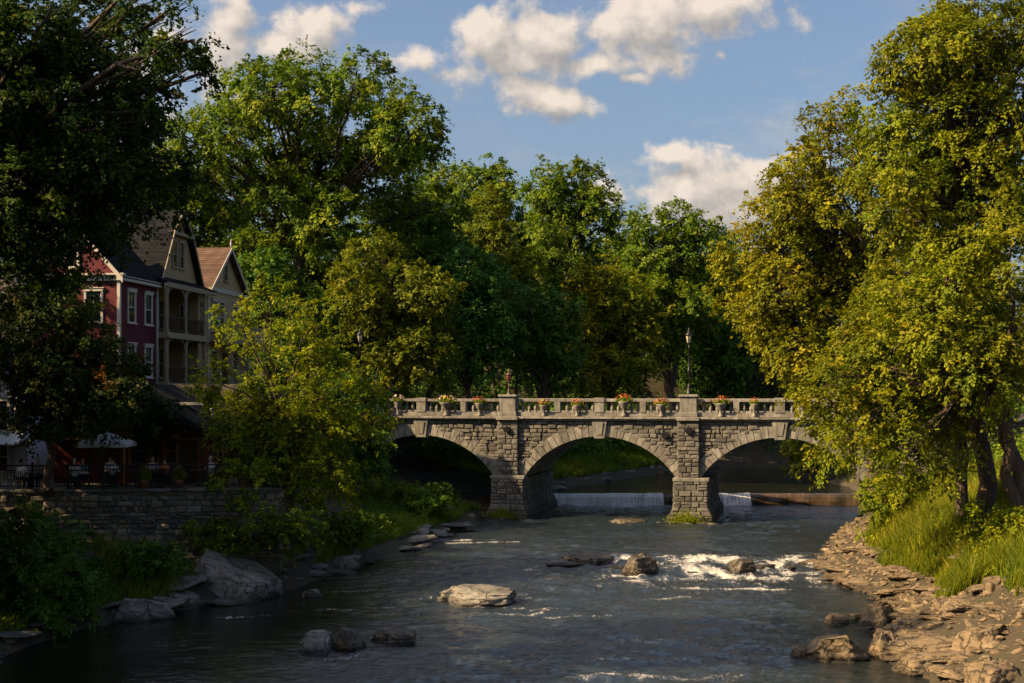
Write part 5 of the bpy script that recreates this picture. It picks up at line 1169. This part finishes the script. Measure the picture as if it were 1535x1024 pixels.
def canopy():
    q = P(152, 660, 57.5); r = empty('garden_canopy', (q[0], 58.2, TZ), .06, 'white square canopy on four posts over the cafe terrace', 'canopy')
    mb = MB(); h = 1.12; z0, z1 = 2.02, 2.5
    for i in range(4):
        a = [(-h, -h), (h, -h), (h, h), (-h, h)]; p, q_ = a[i], a[(i + 1) % 4]; n = 6
        for k in range(n):
            for l in range(4):
                def pt(u_, w_): # sagging pyramid
                    x = p[0] + (q_[0] - p[0]) * u_; y = p[1] + (q_[1] - p[1]) * u_; s_ = 1 - w_ * .97; return (x * s_, y * s_, z0 + (z1 - z0) * w_ ** .92 - .05 * math.sin(math.pi * u_) * (1 - w_))
                mb.poly([pt(k / n, l / 4), pt((k + 1) / n, l / 4), pt((k + 1) / n, (l + 1) / 4), pt(k / n, (l + 1) / 4)], .5, True)
        for k in range(n):
            x0, y0 = p[0] + (q_[0] - p[0]) * k / n, p[1] + (q_[1] - p[1]) * k / n; x1, y1 = p[0] + (q_[0] - p[0]) * (k + 1) / n, p[1] + (q_[1] - p[1]) * (k + 1) / n
            mb.poly([(x0, y0, z0 - .16 - .03 * (k % 2)), (x1, y1, z0 - .16 - .03 * ((k + 1) % 2)), (x1, y1, z0 - .05 * math.sin(math.pi * (k + 1) / n)), (x0, y0, z0 - .05 * math.sin(math.pi * k / n))], .5)
    mb.lathe([(.04, z1 - .03), (.03, z1 + .08), (.005, z1 + .14)], 6)
    mb.build('canopy_cloth', M['fabric'], r)
    for x in (-1.05, 1.05):
        for y in (-1.05, 1.05): mb = MB(); mb.box(x - .04, x + .04, y - .04, y + .04, 0, 1.98); mb.build('post', M['orangewood'] if x > 0 and y < 0 else M['iron'], r)
canopy()
def table(x, y, label, cloth):
    r = empty('cafe_table', (x, y, TZ), 0, label, 'table', 'cafe tables on the terrace')
    mb = MB(); mb.lathe([(.45, .70), (.46, .72), (.45, .745)], 20); mb.build('table_top', cloth, r)
    mb = MB(); mb.lathe([(.25, 0), (.24, .03), (.05, .06), (.035, .35), (.05, .7)], 10); mb.build('pedestal', M['iron'], r)
chair0 = None
def chair(x, y, rz, label):
    global chair0
    if chair0 is None:
        r = empty('cafe_chair', (0, 0, 0)); mb = MB(); mb.box(-.21, .21, -.21, .21, .43, .46, cham=.01); mb.build('seat', M['darkwood'], r)
        mb = MB()
        for k in range(5): a = -.18 + .09 * k; mb.box(a - .012, a + .012, .19, .21, .5, .86)
        mb.tube([(-.2, .2, .46), (-.2, .24, .88), (.2, .24, .88), (.2, .2, .46)], .016, 5); mb.build('backrest', M['iron'], r)
        for sx in (-1, 1):
            for sy in (-1, 1): mb = MB(); mb.tube([(sx * .19, sy * .18, .44), (sx * .22, sy * .22, 0)], .015, 5); mb.build('leg', M['iron'], r)
        chair0 = r; o = r
    else: o = copy_tree(chair0)
    o.location = (x, y, TZ); o.rotation_euler = (0, 0, rz); tag(o, label, 'chair', 'chairs at the cafe tables'); return o
SK = plain('skin', (.42, .25, .17), .5)
CL = {'white': plain('white_shirt', (.65, .65, .68), .8), 'blue': plain('blue_shirt', (.12, .17, .26), .8), 'dark': plain('dark_clothes', (.03, .03, .035), .8), 'orange': plain('orange_top', (.4, .13, .04), .8), 'grey': plain('grey_shirt', (.25, .26, .28), .8), 'hair': plain('hair', (.03, .02, .014), .6), 'pale': plain('grey_hair', (.35, .32, .28), .6)}
def skin_mesh(name, nodes, edges, mat, par, sub=2):
    """nodes: (xyz, radius)"""
    me = bpy.data.meshes.new(name); me.from_pydata([n_[0] for n_ in nodes], edges, []); me.update()
    o = link(name, me, mat, par); o.modifiers.new('skin', 'SKIN'); o.modifiers['skin'].use_smooth_shade = True
    sv = me.skin_vertices[0].data if me.skin_vertices else None
    if sv is None:
        bm = bmesh.new(); bm.from_mesh(me); bm.verts.layers.skin.verify(); bm.to_mesh(me); bm.free(); sv = me.skin_vertices[0].data
    for v_, n_ in zip(sv, nodes): v_.radius = (n_[1], n_[1]) if not isinstance(n_[1], tuple) else n_[1]
    sv[0].use_root = True
    s_ = o.modifiers.new('smooth', 'SUBSURF'); s_.levels = sub; s_.render_levels = sub
    return o
def person(x, y, rz, shirt, hair, label, seed):
    """seated, facing -y before rotation, seat at .46"""
    rd = random.Random(seed); r = empty('person', (x, y, TZ), rz, label, 'person'); tw = rd.uniform(-.05, .05); la = rd.uniform(-.05, .06)
    hp = (0, .02, .54); ch = (tw, -.02 - la, .95); nk = (tw * 1.2, -.03 - la, 1.1); 
    hd = [((tw * 1.2, -.035 - la, 1.13), .05), ((tw * 1.3, -.055 - la, 1.2), .075), ((tw * 1.3, -.06 - la, 1.27), .088), ((tw * 1.3, -.045 - la, 1.34), .06)]
    n = [(hp, .13), ((0, .02, .72), .125), (ch, .14), (nk, .05)] + hd
    E_ = [(0, 1), (1, 2), (2, 3), (3, 4), (4, 5), (5, 6), (6, 7)]
    arms, legs, sl, tr = [], [], [], []
    for sg in (-1, 1):
        sh = (tw + sg * .17, -.02 - la, 1.02); el_ = (tw + sg * .24, -.1 - rd.uniform(0, .1), .8); wr = (tw + sg * rd.uniform(.1, .18), -.38, .80); hn = (wr[0] - sg * .02, -.46, .79)
        b = len(n); n += [(sh, .058), (el_, .043), (wr, .03), (hn, .036)]; E_ += [(2, b), (b, b + 1), (b + 1, b + 2), (b + 2, b + 3)]
        for k, (dx, l_) in enumerate(((-.03, .07), (-.01, .085), (.01, .08), (.03, .06))):
            f_ = len(n); n += [((hn[0] + dx, hn[1] - .045, hn[2]), .010), ((hn[0] + dx * 1.15, hn[1] - .045 - l_ * .5, hn[2] - .008), .009), ((hn[0] + dx * 1.2, hn[1] - .045 - l_, hn[2] - .03), .007)]; E_ += [(b + 3, f_), (f_, f_ + 1), (f_ + 1, f_ + 2)]
        f_ = len(n); n += [((hn[0] - sg * .045, hn[1] + .0, hn[2]), .011), ((hn[0] - sg * .07, hn[1] - .04, hn[2] - .01), .009)]; E_ += [(b + 3, f_), (f_, f_ + 1)]
        hj = (sg * .09, 0, .52); kn = (sg * .12, -.42, .52); an = (sg * .12, -.40, .1); to = (sg * .13, -.56, .05)
        b = len(n); n += [(hj, .085), (kn, .06), (an, .04), (to, .035)]; E_ += [(0, b), (b, b + 1), (b + 1, b + 2), (b + 2, b + 3)]
        sl.append([sh, el_]); tr.append([hj, kn, an])
    body = skin_mesh('body', n, E_, SK, r, 1)
    hx, hy = tw * 1.3, -.06 - la
    mb = MB()
    for sg in (-1, 1): mb.lathe([(.001, -.012), (.012, 0), (.001, .012)], 6, (hx + sg * .032, hy - .083, 1.275))
    mb.build('eyes', CL['dark'], r)
    mb = MB(); mb.poly([(hx - .015, hy - .085, 1.235), (hx + .015, hy - .085, 1.235), (hx, hy - .112, 1.243)]); mb.poly([(hx - .015, hy - .085, 1.235), (hx, hy - .112, 1.243), (hx, hy - .086, 1.28)]); mb.poly([(hx + .015, hy - .085, 1.235), (hx, hy - .086, 1.28), (hx, hy - .112, 1.243)]); mb.build('nose', SK, r)
    mb = MB(); mb.box(hx - .022, hx + .022, hy - .088, hy - .078, 1.203, 1.213); mb.build('mouth', FL['red'], r)
    skin_mesh('shirt', [((0, .02, .56), .15), ((0, .02, .74), .145), (ch, .158), ((nk[0], nk[1], 1.06), .075)] + [(q, .07 if i == 0 else .056) for s_ in sl for i, q in enumerate(s_)], [(0, 1), (1, 2), (2, 3), (2, 4), (4, 5), (2, 6), (6, 7)], CL[shirt], r, 1)
    skin_mesh('trousers', [((0, .02, .54), .145)] + [(q, (.1, .075, .055)[i]) for s_ in tr for i, q in enumerate(s_)], [(0, 1), (1, 2), (2, 3), (0, 4), (4, 5), (5, 6)], CL['dark'], r, 1)
    skin_mesh('hair', [((hx, hy + .045, 1.22), .07), ((hx, hy + .04, 1.3), .085), ((hx, hy + .005, 1.37), .075), ((hx, hy - .05, 1.37), .04)], [(0, 1), (1, 2), (2, 3)], CL[hair], r, 1)
TAB = [(45, 56.6, 'round table at the dark end of the terrace under the russet tree'), (118, 57.0, 'round table beneath the front edge of the white canopy'), (165, 58.6, 'round table under the middle of the white canopy'), (238, 58.3, 'round table before the rounded terrace bush'), (300, 59.0, 'round table by the red posts of the cafe')]
PPL = [('white', 'hair', 'person in white shirt seated at the table under the russet tree, facing the canopy'), ('grey', 'pale', 'grey-shirted person seated under the russet tree with back to the trunk'),
       ('white', 'pale', 'person in white seated at the table under the canopy edge, nearest the trunk'), ('blue', 'hair', 'person in blue seated beside the canopy front post'),
       ('white', 'hair', 'person in white seated deep under the white canopy'), ('white', 'hair', 'person in white on the side of the canopy facing the cafe'),
       ('orange', 'hair', 'person in orange top seated before the rounded bush'), ('grey', 'hair', 'grey-shirted person at the table before the rounded bush'),
       ('white', 'pale', 'white-shirted person seated by the red cafe posts')]
pi_ = 0
for i, (u, Yt, lab) in enumerate(TAB):
    xt = (u - U0) * Yt / FP; table(xt, Yt, lab, M['fabric'] if i in (1, 2) else M['darkwood'])
    nm = ('at the dark end under the russet tree', 'at the canopy edge', 'under the canopy', 'before the rounded bush', 'by the red posts')[i]
    for k, a in enumerate((-1.75, 1.3, -.3)):
        cx, cy = xt + .72 * math.cos(a + i * .3), Yt + .72 * math.sin(a + i * .3); rz = math.atan2(cy - Yt, cx - xt) - math.pi / 2
        chair(cx, cy, rz, 'slatted dark cafe chair at the table ' + nm)
        if k < 2 and pi_ < len(PPL): sh, hr, pl2 = PPL[pi_]; person(cx, cy, rz, sh, hr, pl2, pi_); pi_ += 1
def planter_box(u, Y, label, seed):
    x0 = (u - U0) * Y / FP; r = empty('plant_pot', (x0, Y, TZ), 0, label, 'plant pot', 'potted plants on the terrace'); rg = np.random.default_rng(seed)
    mb = MB(); mb.lathe([(.16, 0), (.22, .32), (.25, .34), (.25, .4), (.2, .4)], 12); mb.build('pot', M['brickwarm'], r)
    n = 500; d = nrm(rg.normal(size=(n, 3))); d[:, 2] = np.abs(d[:, 2]) * 1.2; V, F = leafquads(d * rg.uniform(.4, 1, (n, 1)) * (.36, .36, .5) + (0, 0, .45), d + rg.normal(size=(n, 3)) * .5, rg.normal(size=(n, 3)), rg.uniform(.1, .2, n), rg.uniform(.05, .09, n))
    link('foliage', np_mesh('foliage', V, F, rg.random(n)), M['yellow'], r)
for k, (u, Y, lab) in enumerate([(215, 57.2, 'potted plant at the railing between canopy and bush'), (268, 57.2, 'potted plant at the railing before the dark cafe front'), (335, 57.8, 'potted plant at the railing near the yellow-topped tree'), (365, 58.0, 'potted plant at the terrace corner beside the slender trunk')]): planter_box(u, Y, lab, 300 + k)
def white_house():
    q = P(-10, 640, 66); r = empty('white_house', (q[0], 64, TZ - .2), -.12, 'white clapboard house mostly hidden behind the russet terrace tree', 'house')
    mb = MB(); mb.box(-4, 2.6, 0, 5, 0, 4.6); mb.poly([(-4, 0, 4.6), (2.6, 0, 4.6), (-.7, 0, 7)]); mb.build('wall', M['whiteclap'], r)
    mb = MB(); slab(mb, [(3.0, -.4, 4.4), (3.0, 5.3, 4.4), (-.7, 5.3, 7.2), (-.7, -.4, 7.2)], .12); slab(mb, [(-.7, -.4, 7.2), (-.7, 5.3, 7.2), (-4.4, 5.3, 4.4), (-4.4, -.4, 4.4)], .12); mb.build('roof', M['greyroof'], r)
    f = front(0)
    for a in (-2.5, 1.2): window(r, f, a, 2.6, .9, 1.5, M['white']); window(r, f, a, .6, .9, 1.4, M['white'])
    mb = MB(); slab(mb, [(-.2, 0, 2.5), (2.9, 0, 2.5), (2.9, -1.6, 2.0), (-.2, -1.6, 2.0)][::-1], .05); mb.build('awning', M['fabric'], r)
white_house()

# moss on the pier foot
for c, lab in ((PIERS[1], 'moss and weeds on the foot of the sunlit bridge pier'), (PIERS[0], 'weeds among stones at the foot of the shaded bridge pier')):
    rg = np.random.default_rng(int(c * 7)); n = 900; q = bw(c - .3, -1.05, .2); o = empty('moss_patch', q, -TH, lab, 'moss')
    C = np.stack([rg.normal(0, .55, n), rg.uniform(-.35, .12, n), np.abs(rg.normal(0, .3, n))], -1); N = rg.normal(size=(n, 3)) * .6 + (0, -.5, .8)
    V, F = leafquads(C, N, rg.normal(size=(n, 3)), rg.uniform(.08, .2, n), rg.uniform(.04, .08, n)); link('foliage', np_mesh('foliage', V, F, rg.uniform(.2, .8, n)), M['yellow'], o)
